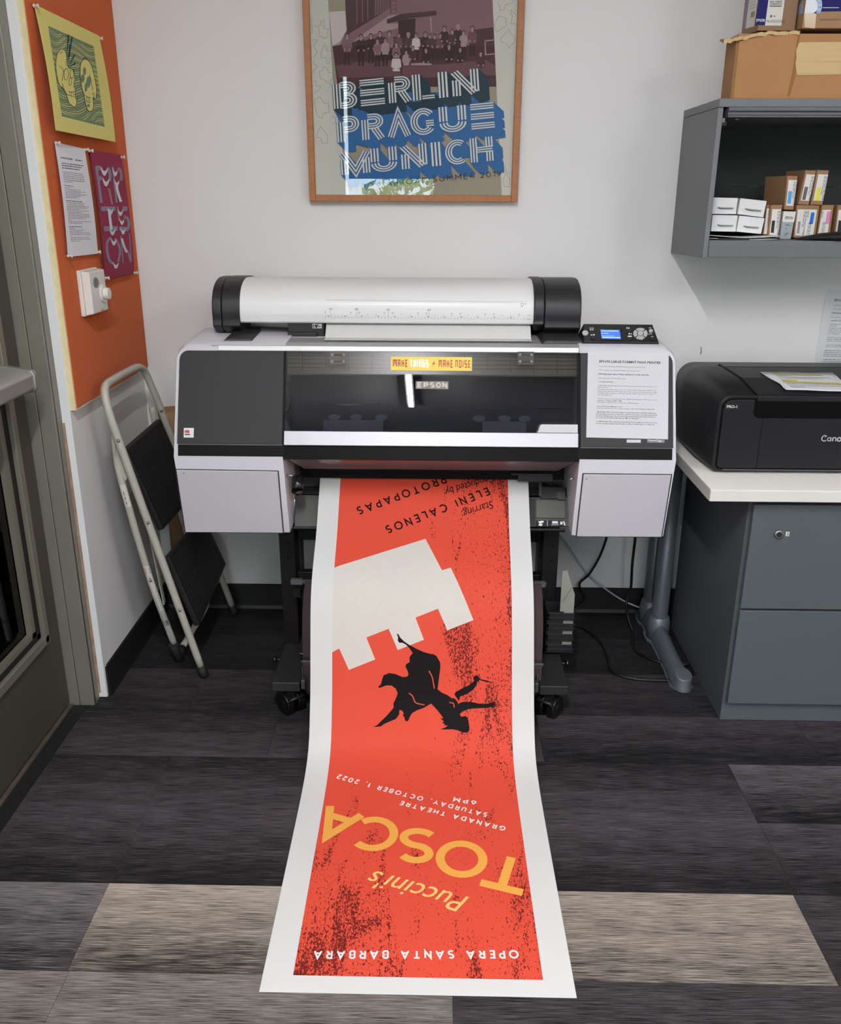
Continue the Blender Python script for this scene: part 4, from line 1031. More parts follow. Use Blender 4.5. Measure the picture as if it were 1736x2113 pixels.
for i, x in enumerate((-.285, -.225, -.155, .115, .185, .24)):
    MB().slab([F(x+.017*math.cos(a), .887+.008*math.sin(a), -.05) for a in [2*PI*k/14 for k in range(14)]], FN, -.004, .004).build('oval_reflection', ov, pr)  # grey ovals model ceiling light reflections in the window
for x0, x1 in ((-.315, -.150), (.125, .245)):
    MB().slab([F(x0, .852, -.05), F(x1, .852, -.05), F(x1, .880, -.05), F(x0, .880, -.05)], FN, -.004, .002).build('carriage_plate', M('carriage_plate', '#7d7476', .5), pr)
# smoked window (slightly bowed), silver bar, lip
rows_ = []
N_ = 14
for j in range(N_+1):
    z = .845+(.9885-.845)*j/N_; bow = .0014*(1-(2*j/N_-1)**2)
    rows_.append([F(x, z, .002+bow) for x in (-.4135, .3785)])
mb = MB().loft(rows_, caps=False, smooth=True, closed=False)
cover = mb.build('smoked_window', pane_mat('smoked_pane', '#9498a4', .004, 1.5), pr, smooth=True)
MB().slab([F(-.4135, .9885), F(.3785, .9885), F(.3785, 1.0452), F(-.4135, 1.0452)], FN, .0008, .0024).build('hood_strip_window', pane_mat('smoked_strip', '#c9c7c2', .25, 1.35), cover)
MB().slab([F(-.4145, .8435), F(.3795, .8435), F(.3795, .8075), F(-.4145, .8075)], FN, -.004, .008).build('silver_bar', M('brushed_aluminium', '#a9a9ad', .45, .55, noise=(6, .03, (1, 40, 40))), pr, bevel=.0015)
MB().slab([F(-.4165, .8075), F(.3825, .8075), F(.3825, .7740), F(-.4165, .7740)], FN, -.012, .0005).build('lower_lip', M('gloss_black', '#070708', .4, spec=.06), pr)
# hinges seen in the strip window
for px in (698, 1085):
    c = onF(px, 740); w, h = .0225, .0165
    hb = MB().slab([(c[0]-w, fy(c[2]-h), c[2]-h), (c[0]+w, fy(c[2]-h), c[2]-h), (c[0]+w, fy(c[2]+h), c[2]+h), (c[0]-w, fy(c[2]+h), c[2]+h)], FN, .0024, .004).build('hinge_plate', M('hinge_plate' if px < 900 else 'hinge_plate_dim', '#5f5954' if px < 900 else '#474441', .5, spec=.2), pr)
    mb = MB()
    for dx in (-.0155, .0155):
        for dz in (-.0085, .0085):
            p = np.array(F(c[0]+dx, c[2]+dz, .004)); mb.cyl(p, p+np.array(FN)*.002, .0034, 10)
    mb.build('hinge_screw', M('hinge_screw', '#77736f', .5, .3), hb)
    mb = MB()
    for dz in (-.0085, .0085): mb.slab([F(c[0]-.015, c[2]+dz-.0012, .004), F(c[0]+.015, c[2]+dz-.0012, .004), F(c[0]+.015, c[2]+dz+.0012, .004), F(c[0]-.015, c[2]+dz+.0012, .004)], FN, 0, .001)
    mb.build('hinge_slot', M('dark_joint', '#2b2a2c', .7), hb)
# stickers and badges on the face
def face_frame(px0, px1, lift):
    """frame on the front slope: px0 = top left pixel, px1 = bottom right pixel"""
    a, b = onF(*px0), onF(*px1)
    x0, x1, z0, z1 = a[0], b[0], b[2], a[2]
    return Frame(F(x0, z0, lift), (1, 0, 0), (0, .394, .919)), x1-x0, (z1-z0)/.919
fr_, w, h = face_frame((807.5, 736.5), (974, 766), .0030)
stk = MB().add([fr_(0, 0), fr_(w, 0), fr_(w, h), fr_(0, h)], [(0, 1, 2, 3)]).build('bumper_sticker', M('yellow_sticker', '#e3c32f', .45), pr, label='yellow sticker with angular lettering')
RG = {'M': L(.7, [(0, 0), (0, 1), (.7, 1), (.7, 0)], [(.35, 1), (.35, .25)]), 'A': L(.5, [(0, 0), (0, 1), (.5, 1), (.5, 0)], [(0, .5), (.5, .5)]), 'K': L(.5, [(0, 0), (0, 1)], [(0, .5), (.5, .5)], [(.5, 0), (.5, .5), (.42, .55), (.42, 1)]), 'E': L(.45, [(.45, 1), (0, 1), (0, 0), (.45, 0)], [(0, .5), (.4, .5)]),
      'T': L(.5, [(0, 1), (.5, 1)], [(.25, 1), (.25, 0)]), 'H': L(.5, [(0, 0), (0, 1)], [(.5, 0), (.5, 1)], [(0, .5), (.5, .5)]), 'I': L(0, [(0, 0), (0, 1)]), 'N': L(.5, [(0, 0), (0, 1), (.5, 1), (.5, 0)]), 'G': L(.5, [(.5, 1), (0, 1), (0, 0), (.5, 0), (.5, .5), (.3, .5)]), 'S': L(.5, [(.5, 1), (0, 1), (0, .5), (.5, .5), (.5, 0), (0, 0)]), 'O': L(.5, [(0, 0), (0, 1), (.5, 1), (.5, 0), (0, 0)]), ' ': L(.3)}
def with_glyphs(alt, fn):
    old = {k: GLY[k] for k in alt if k in GLY}; GLY.update(alt)
    try: fn()
    finally: GLY.update(old)
fr2 = Frame(F(fr_.o[0], 0, 0), (1, 0, 0), (0, .394, .919)); fr2.o = fr_.o+np.array(FN)*.0003
red_i = M('sticker_red', '#a8352a', .5); glare_i = M('sticker_glare', '#ecd9c0', .15)  # glare over some letters is painted as a pale ink
m1, m2 = MB(), MB()
with_glyphs(RG, lambda: (put_strokes(m1, 'M', fr2, w*.022, w*.075, h*.24, h*.56, .19, .26), put_strokes(m1, 'AKE', fr2, w*.085, w*.205, h*.24, h*.56, .19, .26), put_strokes(m2, 'THI', fr2, w*.235, w*.330, h*.24, h*.56, .2, .26), put_strokes(m2, 'NGS', fr2, w*.345, w*.465, h*.24, h*.56, .19, .26),
                         put_strokes(m1, 'MAKE', fr2, w*.588, w*.765, h*.22, h*.56, .17, .26), put_strokes(m1, 'NOISE', fr2, w*.795, w*.982, h*.22, h*.56, .17, .26)))
m1.poly([fr2(w*a, h*b) for a, b in [(.545, .80), (.505, .45), (.53, .48), (.495, .18), (.555, .58), (.528, .55)]])
m1.build('sticker_lettering', red_i, stk); m2.build('sticker_lettering', glare_i, stk)
fr_, w, h = face_frame((858, 787), (925.5, 803.5), .0042)
bdg = MB().slab([fr_(0, 0), fr_(w, 0), fr_(w, h), fr_(0, h)], FN, -.002, 0).build('maker_badge', M('chrome_badge', '#8a847e', .65, spec=.12), pr, bevel=.0006)
fr3 = Frame(fr_.o+np.array(FN)*.0005, fr_.ex, fr_.ey); m1, m2 = MB(), MB()
for i, ch in enumerate('EPSON'):
    put_strokes(m1, ch, fr3, w*(.05+.19*i), w*(.05+.19*i+.155), h*.14, h*.72, .24, 0)
m1.build('badge_lettering', M('badge_letter', '#c9c5bf', .6, spec=.12), bdg)
fr_, w, h = face_frame((380.5, 883.5), (400.5, 903.5), .0042)
hol = MB().add([fr_(0, 0), fr_(w, 0), fr_(w, h), fr_(0, h)], [(0, 1, 2, 3)]).build('hologram_label', M('hologram_silver', '#dcdcdc', .25, .3), pr)
f3 = Frame(fr_.o+np.array(FN)*.0003, fr_.ex, fr_.ey); m1 = MB()
m1.poly([f3(w*a, h*b) for a, b in [(.1, .78), (.1, .5), (.42, .5), (.42, .38), (.62, .62), (.42, .86), (.42, .78)]]); m1.build('label_arrow', M('sticker_red2', '#cf3f33', .5), hol)
m1 = MB(); m1.add([f3(w*.1, h*.26), f3(w*.62, h*.26), f3(w*.62, h*.38), f3(w*.1, h*.38)], [(0, 1, 2, 3)]); m1.build('label_bar', M('dark_joint', '#2b2a2c', .7), hol)
# name plates under the notice, half hidden
for (a, b, m, t) in (((1293, 907.5), (1322, 914), M('silver_label', '#b9b9bb', .4), 'EPSON'), ((1335, 907.5), (1371, 914), M('grey_label', '#6f7175', .4), 'HD')):
    fr_, w, h = face_frame(a, b, .0042); o = MB().add([fr_(0, 0), fr_(w, 0), fr_(w, h), fr_(0, h)], [(0, 1, 2, 3)]).build('name_plate', m, pr)
    if t == 'HD':
        f3 = Frame(fr_.o+np.array(FN)*.0003, fr_.ex, fr_.ey); mb = MB(); put_text(mb, 'HD', f3, w*.62, h*.2, h*.6, bold=.01)
        for q in strips(spline([(w*.05, h*.95), (w*.25, h*.7), (w*.5, h*.75), (w*.62, h*.98)], 4), h*.14): mb.add([f3(*p) for p in q], [(0, 1, 2, 3)])
        mb.build('plate_lettering', M('plate_white', '#e2e2e2', .5), o)
# under-hood guide that mirrors the print, exit rollers
MB().slab([(-.413, 2.322, .7745), (.379, 2.322, .7745), (.350, 2.470, .6985), (-.385, 2.470, .6985)], (0, -.457, -.889), -.006, 0).build('under_hood_panel', M('gloss_grey_panel', '#8f898d', .16, spec=.5), pr)
for x in [-.37+.071*i for i in range(10)]:
    MB().box(x, x+.066, 2.476, 2.505, .6695, .6835).box(x+.008, x+.056, 2.4745, 2.477, .673, .680).build('roller_guide', dbk, pr, bevel=.001)
MB().box(-.40, .37, 2.4785, 2.4885, .6685, .70).box(-.40, .37, 2.4885, 2.54, .69, .71).build('exit_beam', dbk, pr)
MB().box(.215, .335, 2.466, 2.50, .685, .690).box(.235, .335, 2.462, 2.47, .668, .686).build('roller_clip', M('dark_grey_clip', '#2f2f33', .35), pr, bevel=.001)
# platen guide plates left and right of the print, paper support
GP, GN = (0, 2.45, .596), (0, -.72, .694)
gplate = M('dark_grey_plate', '#4d4d49', .45)
def gslab(pts, t0, t1, name, mat, parent=pr, b=.001): return MB().slab([hit(*p, GP, GN) for p in pts], GN, t0, t1).build(name, mat, parent, bevel=b)
gslab([(607, 1018), (1196, 1024), (1180, 1083), (607, 1083)], -.016, -.010, 'paper_guide', gplate)
gslab([(604, 1084), (1168, 1089), (1168, 1093), (604, 1089)], -.020, -.006, 'guide_lip', bk_)
gslab([(607, 998), (1200, 1002), (1196, 1017), (607, 1014)], -.022, -.016, 'guide_back', bk_)
gslab([(1094, 1025), (1105, 1028), (1105, 1085), (1094, 1085)], -.010, -.006, 'guide_strip', M('dark_grey_clip', '#2f2f33', .35))
gslab([(1107, 1030), (1167, 1032), (1168, 1068), (1107, 1067)], -.010, -.004, 'guide_flap', M('guide_flap', '#5a5b54', .5))
gslab([(1118, 1003), (1166, 1004), (1167, 1028), (1116, 1027)], -.010, -.004, 'guide_flap', M('dark_grey_flap', '#363636', .5))
gslab([(1150, 1014), (1167, 1014), (1168, 1031), (1154, 1031), (1150, 1027)], -.004, .001, 'thumb_tab', M('dark_grey_tab', '#4a4a48', .5))
gslab([(1112, 997), (1118, 997), (1118, 1024), (1112, 1024)], -.004, .004, 'guide_arm', M('dark_grey_tab', '#4a4a48', .5))
tl = gslab([(1107, 1071), (1168, 1072), (1168, 1084), (1107, 1083)], -.010, -.0085, 'pictogram_label', bk_)
mb = MB()
def gq(pts): mb.add([hit(*p, GP, GN)+np.array(GN)*-.008 for p in pts], [tuple(range(len(pts)))])
gq([(1111, 1074), (1121, 1072), (1124, 1075), (1115, 1078)]); gq([(1114, 1078), (1121, 1079), (1119, 1083), (1112, 1082)]); gq([(1141, 1073), (1152, 1073), (1153, 1078), (1140, 1078)]); gq([(1139, 1080), (1154, 1080), (1154, 1081), (1139, 1081)])
gq([(1130, 1072), (1131, 1072), (1131, 1083), (1130, 1083)]); gq([(1157, 1074), (1162, 1074), (1162, 1080), (1157, 1080)]); gq([(1163, 1073), (1166, 1073), (1168, 1082), (1165, 1082)])
mb.build('pictogram', M('plate_white', '#e2e2e2', .5), tl)
# hanging lever on the left, metal pegs
c0, c1 = at_y(614, 985, 2.40), at_y(614, 1012, 2.37)
MB().tube([tuple(c0), tuple(c1)], .0165, 18).tube([tuple(c1), tuple(np.array(c1)+(.003, .0, -.012))], [.0185, .010], 18).build('release_lever', M('gloss_black_lever', '#17171a', .22), pr)
for (a, b, y) in (((591, 981), (605, 981), 2.35), ((1175, 988), (1186, 988), 2.35)):
    p, q = at_y(*a, y), at_y(*b, y); MB().cyl(p, (q[0], p[1], p[2]), .0028, 10).build('metal_peg', M('bright_steel', '#cfcfcf', .25, 1.0), pr)
p, q = at_y(608, 1030, 2.40), at_y(607, 1066, 2.42)
MB().tube([tuple(p), tuple(q)], .0018, 8).build('metal_rod', M('bright_steel', '#cfcfcf', .25, 1.0), pr)
# roll cover with end caps
RC = spline([(2.555, 1.108), (2.553, 1.135), (2.562, 1.168), (2.590, 1.198), (2.640, 1.216), (2.70, 1.218), (2.80, 1.208), (2.89, 1.175), (2.945, 1.11)], 5)
inner = [(y+.004*(1 if y < 2.7 else -1), z-.004) for y, z in RC][::-1]
rc = MB().prism(RC+inner, 'x', -.562, .268).build('roll_cover', M('cover_silver_white', '#dcdcda', .36), pr)
def cap(x0, x1, grow, name='cover_end_cap', zb=1.075, mat=bk2):
    pts = [(y+(-grow if y < 2.62 else 0), z+grow*.6) for y, z in RC]
    return MB().prism(pts+[(2.945, zb), (2.575, zb), (2.552-grow, zb+.02)], 'x', x0, x1).build(name, mat, pr, bevel=.004)
cap(-.614, -.562, .006, zb=1.075); cap(-.641, -.6145, .004); cap(.2685, .2975, .008, zb=1.085); cap(.2985, .4015, .005)
# printed scale on the cover
def rc_pt(px, py, lift=.0006):
    best = None
    d = ray(px, py)
    for (a, b) in zip(RC, RC[1:]):
        A = np.array([[d[1], -(b[0]-a[0])], [d[2], -(b[1]-a[1])]]); r = np.array([a[0], a[1]-CAMH])
        if abs(np.linalg.det(A)) < 1e-12: continue
        t, s = np.linalg.solve(A, r)
        if -1e-6 <= s <= 1.000001 and (best is None or t < best[0]): best = (t, a, b)
    t, a, b = best; n = np.array([0, a[1]-b[1], b[0]-a[0]]); n = n/np.linalg.norm(n)
    if n[1] > 0: n = -n
    return EYE+d*t+n*lift
def zr(x, y): return (660+x/3.858, 580+y/3.858)
mb = MB()
def rq(pts): mb.add([rc_pt(*zr(*p)) for p in pts], [tuple(range(len(pts)))])
def rline(x0, y0, x1, y1, w=1.6):
    n = max(1, int(abs(x1-x0)/160))
    for i in range(n):
        a = (x0+(x1-x0)*i/n, y0+(y1-y0)*i/n); b = (x0+(x1-x0)*(i+1)/n, y0+(y1-y0)*(i+1)/n)
        if abs(x1-x0) > abs(y1-y0): rq([(a[0], a[1]-w/2), (b[0], b[1]-w/2), (b[0], b[1]+w/2), (a[0], a[1]+w/2)])
        else: rq([(a[0]-w/2, a[1]), (a[0]+w/2, a[1]), (b[0]+w/2, b[1]), (b[0]-w/2, b[1])])
rline(50, 152, 1630, 168, 1.5); rline(1653, 158, 1653, 306, 2.5); rline(1655, 274, 1680, 274, 2); rline(1655, 304, 1680, 304, 3)
for i in range(61):
    x = 44+26.4*i; y = 288+.0095*x*1.0; rline(x, y-(5 if i % 5 else 9), x, y+4, 2.4)
    if i % 5 == 1: rq([(x-9, y-14), (x+9, y-14), (x+9, y-10), (x-9, y-10)])
for i in range(24):
    x = 46+67*i; y = 252+.0125*x; rline(x, y, x, y+10, 2.2)
    if i % 4 in (0, 3): rq([(x-6, y-9), (x+6, y-9), (x+6, y-5), (x-6, y-5)])
for x, y, s in ((88, 234, 'A1'), (294, 236, 'B2'), (545, 240, 'A2'), (870, 242, 'A3')):
    rline(x, y+2, x, y+48, 1.8)
    tr_, wd = font_text(s, 0, .008)
    for t in tr_: mb.add([rc_pt(*zr(x-13+p[0]*27/wd, y-4-p[1]*17)) for p in t], [tuple(range(len(t)))])
rline(1602, 178, 1602, 206, 2.4); rline(1602, 206, 1612, 206, 2.4); rline(1602, 178, 1622, 178, 2.4); rline(1622, 178, 1622, 196, 2.4); rq([(1622, 196), (1612, 206), (1612, 196)])
rline(1632, 183, 1640, 183, 3); rq([(1639, 178), (1647, 183), (1639, 188)])
mb.build('printed_scale', M('scale_print', '#63635f', .6), rc)
# feed area under the cover: white paper going in, dark media holder, lock label
MB().box(-.60, -.385, 2.69, 2.70, 1.06, 1.16).build('rear_plate', M('rear_plate', '#b3a7a6', .3, .3), pr)
MB().loft([[(-.32, 2.585, 1.112), (.262, 2.585, 1.112), (.262, 2.586, 1.112), (-.32, 2.586, 1.112)], [(-.32, 2.535, 1.0665), (.262, 2.535, 1.0665), (.262, 2.536, 1.0665), (-.32, 2.536, 1.0665)], [(-.32, 2.50, 1.0645), (.262, 2.50, 1.0645), (.262, 2.501, 1.0640), (-.32, 2.501, 1.0640)]]).build('paper_feed', M('photo_paper', '#dededb', .55, spec=.35), pr)
MB().slab([hit(602, 696, (0, 2.45, 1.0645), (0, 0, 1)), hit(1046, 700, (0, 2.45, 1.0645), (0, 0, 1)), hit(1044, 688, (0, 2.45, 1.0645), (0, 0, 1)), hit(606, 684, (0, 2.45, 1.0645), (0, 0, 1))], (0, 0, 1), 0, .0012).build('feed_plate', M('white_feed_plate', '#d5d3d2', .4), pr)
mh = MB().box(-.43, -.325, 2.565, 2.66, 1.064, 1.105).box(-.43, -.345, 2.555, 2.58, 1.062, 1.078).build('media_holder', bk2, pr, bevel=.003)
a, b = at_y(644, 668, 2.564), at_y(665, 677.5, 2.564)
lab = MB().box(a[0], b[0], 2.5632, 2.5645, b[2], a[2]).build('lock_label', bk_, mh)
f3 = Frame((a[0], 2.5628, b[2]), (1, 0, 0), (0, 0, 1)); w, h = b[0]-a[0], a[2]-b[2]; mb = MB()
for q in strips([(w*.06, h*.08), (w*.94, h*.08), (w*.94, h*.92), (w*.06, h*.92), (w*.06, h*.08)], h*.1)+strips([(w*.25, h*1.25), (w*.25, h*.35)], h*.1)+strips([(w*.58, h*.2), (w*.84, h*.2), (w*.84, h*.55), (w*.58, h*.55), (w*.58, h*.2)], h*.09)+strips(arc(w*.8, h*.58, w*.1, h*.25, 0, 180, 8), h*.09): mb.add([f3(*p) for p in q], [(0, 1, 2, 3)])
mb.poly([f3(w*.17, h*.42), f3(w*.33, h*.42), f3(w*.25, h*.18)])
mb.build('lock_pictogram', M('plate_white', '#e2e2e2', .5), lab)
for (x0, x1) in ((-.60, -.515), (.285, .40)):
    MB().hexa([(x0, 2.47, 1.062), (x1, 2.47, 1.062), (x1, 2.62, 1.066), (x0, 2.62, 1.066)], [(x0+.012, 2.475, 1.072), (x1-.003, 2.475, 1.072), (x1-.003, 2.62, 1.082), (x0+.012, 2.62, 1.082)]).build('deck_tray', M('dark_deck_tray', '#2c2c2a', .45), pr, bevel=.002)
for px in (689, 1077):
    p = at_z(px, 702, 1.0632); MB().box(p[0]-.013, p[0]+.013, p[1]-.004, p[1]+.008, 1.062, 1.0652).build('deck_tab', M('deck_tab', '#bdbdbb', .4), pr)
# control panel
cp0 = np.array([(.398, 2.463, 1.0715), (.604, 2.463, 1.070), (.6005, 2.54, 1.1085), (.408, 2.54, 1.1095)])
CN = np.cross(cp0[1]-cp0[0], cp0[3]-cp0[0]); CN /= np.linalg.norm(CN)
bot = [(p[0], p[1], 1.060) for p in cp0]
cpn = MB().loft([[(.392, 2.470, 1.060), (.606, 2.463, 1.060), (.606, 2.56, 1.066), (.392, 2.56, 1.066)], [tuple(cp0[0]), tuple(cp0[1]), tuple(cp0[2]), tuple(cp0[3])]]).build('control_panel', M('panel_black', '#19191b', .35), pr, bevel=.002)
def cpt(px, py, lift=.001): return hit(px, py, cp0[0], tuple(CN))+CN*lift
def zc(x, y): return (1180+x/6.818, 650+y/6.818)
def cquad(pts, name, mat, lift=.001, t=.001, parent=None): return MB().slab([cpt(*zc(*p), lift) for p in pts], CN, -t, 0).build(name, mat, parent or cpn)
scr_f = cquad([(352, 182), (725, 190), (752, 365), (372, 355)], 'screen_bezel', M('screen_bezel', '#0d0d0f', .2), .001)
scr = cquad([(402, 210), (672, 215), (694, 345), (420, 338)], 'screen', M('lit_screen', '#3a62c4', .3, emit=('#3f70dd', .55)), .0016, .0004)
mb = MB()
for x0, y0, x1, y1 in ((415, 228, 655, 236), (415, 262, 520, 268), (420, 300, 600, 304), (432, 318, 680, 330)): mb.add([cpt(*zc(a, b), .0019) for a, b in ((x0, y0), (x1, y0+2), (x1, y1+2), (x0, y1))], [(0, 1, 2, 3)])
mb.build('screen_lines', M('screen_print', '#bcd2ff', .5, emit=('#bcd2ff', .5)), scr)
def cring(x, y, rx, ry, name, mat, lift0, lift1, n=24, a0=0, a1=360, ri=0):
    out = arc(x, y, rx, ry, a0, a1, n)[:(n if a1-a0 == 360 else None)]
    if ri: out = out+arc(x, y, rx*ri, ry*ri, a1, a0, n)
    return MB().slab([cpt(*zc(*p), lift0) for p in out], CN, 0, lift1-lift0).build(name, mat, cpn)
btn = M('silver_button', '#c9c9c9', .3, .3); btn_d = M('dark_button', '#26262a', .3)
cring(190, 262, 42, 34, 'power_button', btn, .0008, .003); cring(1112, 233, 29, 24, 'ok_button', btn, .0008, .003)
for a in (0, 90, 180, 270): cring(965, 272, 100, 78, 'pad_button', btn, .0008, .0032, 8, a-39, a+39, .5)
cring(966, 270, 40, 31, 'menu_button', btn, .0008, .0034)
for x, y in ((300, 325), (795, 232), (822, 340), (1130, 340)): cring(x, y, 30, 20, 'round_button', btn_d, .0008, .0022, 16)
mb = MB()
for (x0, y0, x1, y1) in ((250, 186, 312, 194), (255, 205, 275, 220), (285, 205, 305, 220), (268, 278, 290, 292), (300, 274, 325, 292), (770, 178, 785, 198), (795, 180, 812, 200), (800, 258, 820, 278), (832, 262, 845, 278), (790, 296, 845, 314), (1075, 268, 1135, 275), (1118, 304, 1150, 312), (1085, 182, 1120, 190)):
    mb.add([cpt(*zc(a, b), .0012) for a, b in ((x0, y0), (x1, y0), (x1, y1), (x0, y1))], [(0, 1, 2, 3)])
for t in (((930, 200), (945, 190), (962, 200)), ((970, 345), (986, 360), (1000, 345))): mb.add([cpt(*zc(*p), .0012) for p in t], [(0, 1, 2)])
mb.build('panel_print', M('plate_white', '#e2e2e2', .5), cpn)

# ---- stand: posts, feet, casters, cross beam, catch basket
st = M('stand_black', '#101011', .5, spec=.3)
stt = M('stand_foot_black', '#252624', .5)
for sgn, xp, xf in ((-1, -.4525, -.4335), (1, .346, .345)):
    MB().box(xp-.0235, xp+.0235, 2.50, 2.58, .085, .62).build('stand_post', st, pr, bevel=.002)
    MB().box(xp-.018*sgn-.010, xp-.018*sgn+.010, 2.58, 2.64, .30, .62).build('post_flange', M('dark_grey_clip', '#2f2f33', .35), pr)
    for z in (.455, .405): MB().cyl((xp+.004, 2.499, z), (xp+.004, 2.4985, z), .0045, 10).build('post_hole', dbk, pr)
    MB().box(xf-.041, xf+.041, 2.262, 2.93, .082, .1115).build('stand_foot', stt, pr, bevel=.003)
    for yc_ in (2.30, 2.88):
        ang = (.75 if sgn < 0 else -.62)*(1 if yc_ < 2.5 else -1); ca, sa = math.cos(ang), math.sin(ang)
        R3 = lambda x, y, z: (xf+x*ca-y*sa, yc_+x*sa+y*ca, z)           # caster swivelled about its stem
        cs = MB().loft([[R3(x, y, .0825) for x, y in ((-.02, -.02), (.02, -.02), (.02, .02), (-.02, .02))], [R3(x, y, .045) for x, y in ((-.009, -.028), (.009, -.028), (.009, .008), (-.009, .008))]]).build('caster', bk2, pr, bevel=.002)
        for dx in (-.019, .019):
            MB().cyl(R3(dx-.012, -.012, .034), R3(dx+.012, -.012, .034), .0335, 28).cyl(R3(dx-.0138, -.012, .034), R3(dx+.0138, -.012, .034), .015, 16).build('caster_wheel', M('caster_black', '#0d0d0e', .35), cs, bevel=.004)
        MB().tube([R3(-.026, -.040, .050), R3(-.02, -.047, .060), R3(.02, -.047, .060), R3(.026, -.040, .050)], .005, 8).build('caster_hood', bk2, cs)
    MB().cyl((xf+sgn*.041, 2.43, .094), (xf+sgn*.060, 2.43, .094), .003, 8).cyl((xf+sgn*.058, 2.43, .094), (xf+sgn*.064, 2.43, .094), .011, 14).build('foot_knob', M('dull_steel', '#5a5c62', .35, 1.0), pr)
    MB().box(xp-sgn*.030-.012, xp-sgn*.030+.012, 2.46, 2.50, .29, .32).build('basket_bracket', M('bracket_black', '#121213', .5), pr, bevel=.002)
    # basket latch parts by each foot
    lx = xf-sgn*.050
    MB().box(lx-.006, lx+.006, 2.265, 2.285, .088, .118).build('basket_latch', M('dull_latch', '#6e7070', .35, .7), pr, bevel=.002)
    MB().tube([(lx, 2.272, .10), (lx+sgn*.006, 2.30, .135), (lx+sgn*.010, 2.335, .165)], .0035, 8).build('latch_wire', bk_, pr)
    MB().tube([(lx+sgn*.004, 2.345, .158), (lx+sgn*.020, 2.35, .160)], .0042, 8).build('latch_tip', M('bright_steel', '#cfcfcf', .25, 1.0), pr)
    MB().box(xp-.024*sgn-.034*(sgn > 0)+0, xp-.024*sgn+.034*(sgn < 0), 2.402, 2.414, .3605, .3765).build('rod_end_cap', M('rod_end_grey', '#58585c', .4), pr)
MB().box(-.43, .323, 2.585, 2.63, .43, .60).build('cross_beam', st, pr, bevel=.003)
MB().box(-.43, .323, 2.53, 2.56, .315, .345).build('cross_beam', st, pr, bevel=.003)
MB().cyl((-.43, 2.408, .3685), (.325, 2.408, .3685), .006, 12).build('basket_rod', M('rod_end_grey', '#58585c', .4), pr)
cl = M('basket_cloth', '#4a3b3d', .85, noise=(40, .08))
def cloth(path):
    path = spline(path, 6); return [(y, z) for y, z in path]
for pth, n_ in (([(2.402, .374), (2.350, .335), (2.310, .26), (2.298, .165)], 'basket_cloth'), ([(2.292, .160), (2.296, .10), (2.310, .045), (2.36, .026), (2.45, .05), (2.51, .10)], 'basket_cloth')):
    c = cloth(pth); rings = [[(x, y, z) for x in (-.386, -.2, 0, .15, .311)] for y, z in c]
    MB().loft(rings, caps=False, smooth=True, closed=False).build(n_, cl, pr, smooth=True, solid=.0012)
MB().cyl((-.39, 2.296, .163), (.315, 2.296, .163), .005, 10).build('basket_rod', M('rod_end_grey', '#58585c', .4), pr)
# manual bin hung on the right post, with papers
fb = thing('file_bin', 'black slatted bin of papers hanging beside the right post of the printer stand', 'bin', (.385, 2.45, .13))
bx0, bx1, by0, by1, bz0, bz1 = .338, .424, 2.440, 2.497, .128, .262
for i in range(4):
    z = bz0+.0355*i; MB().box(bx0, bx1, by0, by0+.003, z, z+.024).box(bx0, bx1, by0-.0015, by0, z+.009, z+.0105).build('slat', bk2, fb, bevel=.001)
    MB().box(bx1-.003, bx1, by0, by1, z, z+.024).build('slat', bk2, fb)
MB().box(bx0, bx0+.006, by0, by1, bz0, bz1).box(bx0, bx0+.05, by0+.001, by0+.0045, bz0, bz1).build('side_wall', bk2, fb)
MB().box(bx0, bx1, by0, by1, bz0-.003, bz0).build('bin_floor', bk2, fb); MB().box(bx0, bx1, by1-.003, by1, bz0, bz1+.01).build('back_wall', bk2, fb)
pap = M('booklet_paper', '#8d8c84', .8)
for i, (dx, dy, tz, lab) in enumerate(((0, 0, .392, 'grey printed booklet standing frontmost in the black bin'), (.003, .014, .385, 'white booklet standing behind the grey booklet in the black bin'), (.005, .028, .380, 'white folded sheet standing rearmost in the black bin'))):
    q = [(.378+dx, by0+.010+dy, bz0+.002), (.4185, by0+.010+dy, bz0+.002), (.4195, by0+.016+dy, .315), (.392+dx, by0+.020+dy, tz), (.378+dx, by0+.020+dy, tz-.004)]
    o = MB().slab(q, (0, -1, .1), -.003, .003).build('booklet', pap if i == 0 else M('white_paper_stack', '#b4b3ae', .8), None); tag(o, lab, 'booklet', 'booklets in the black bin')
    if i == 0:
        mb = MB(); r2 = random.Random(3)
        for k in range(8): 
            x = .384+.003*k; z = .290-.008*0+.006*k
            mb.add([(x, by0+.0095+dy+.0, z), (x+.0022, by0+.0095+dy, z+.004), (x+.0022, by0+.0095+dy, z+.008), (x, by0+.0095+dy, z+.004)], [(0, 1, 2, 3)])
        mb.build('booklet_print', M('grey_print', '#54555c', .8), o)

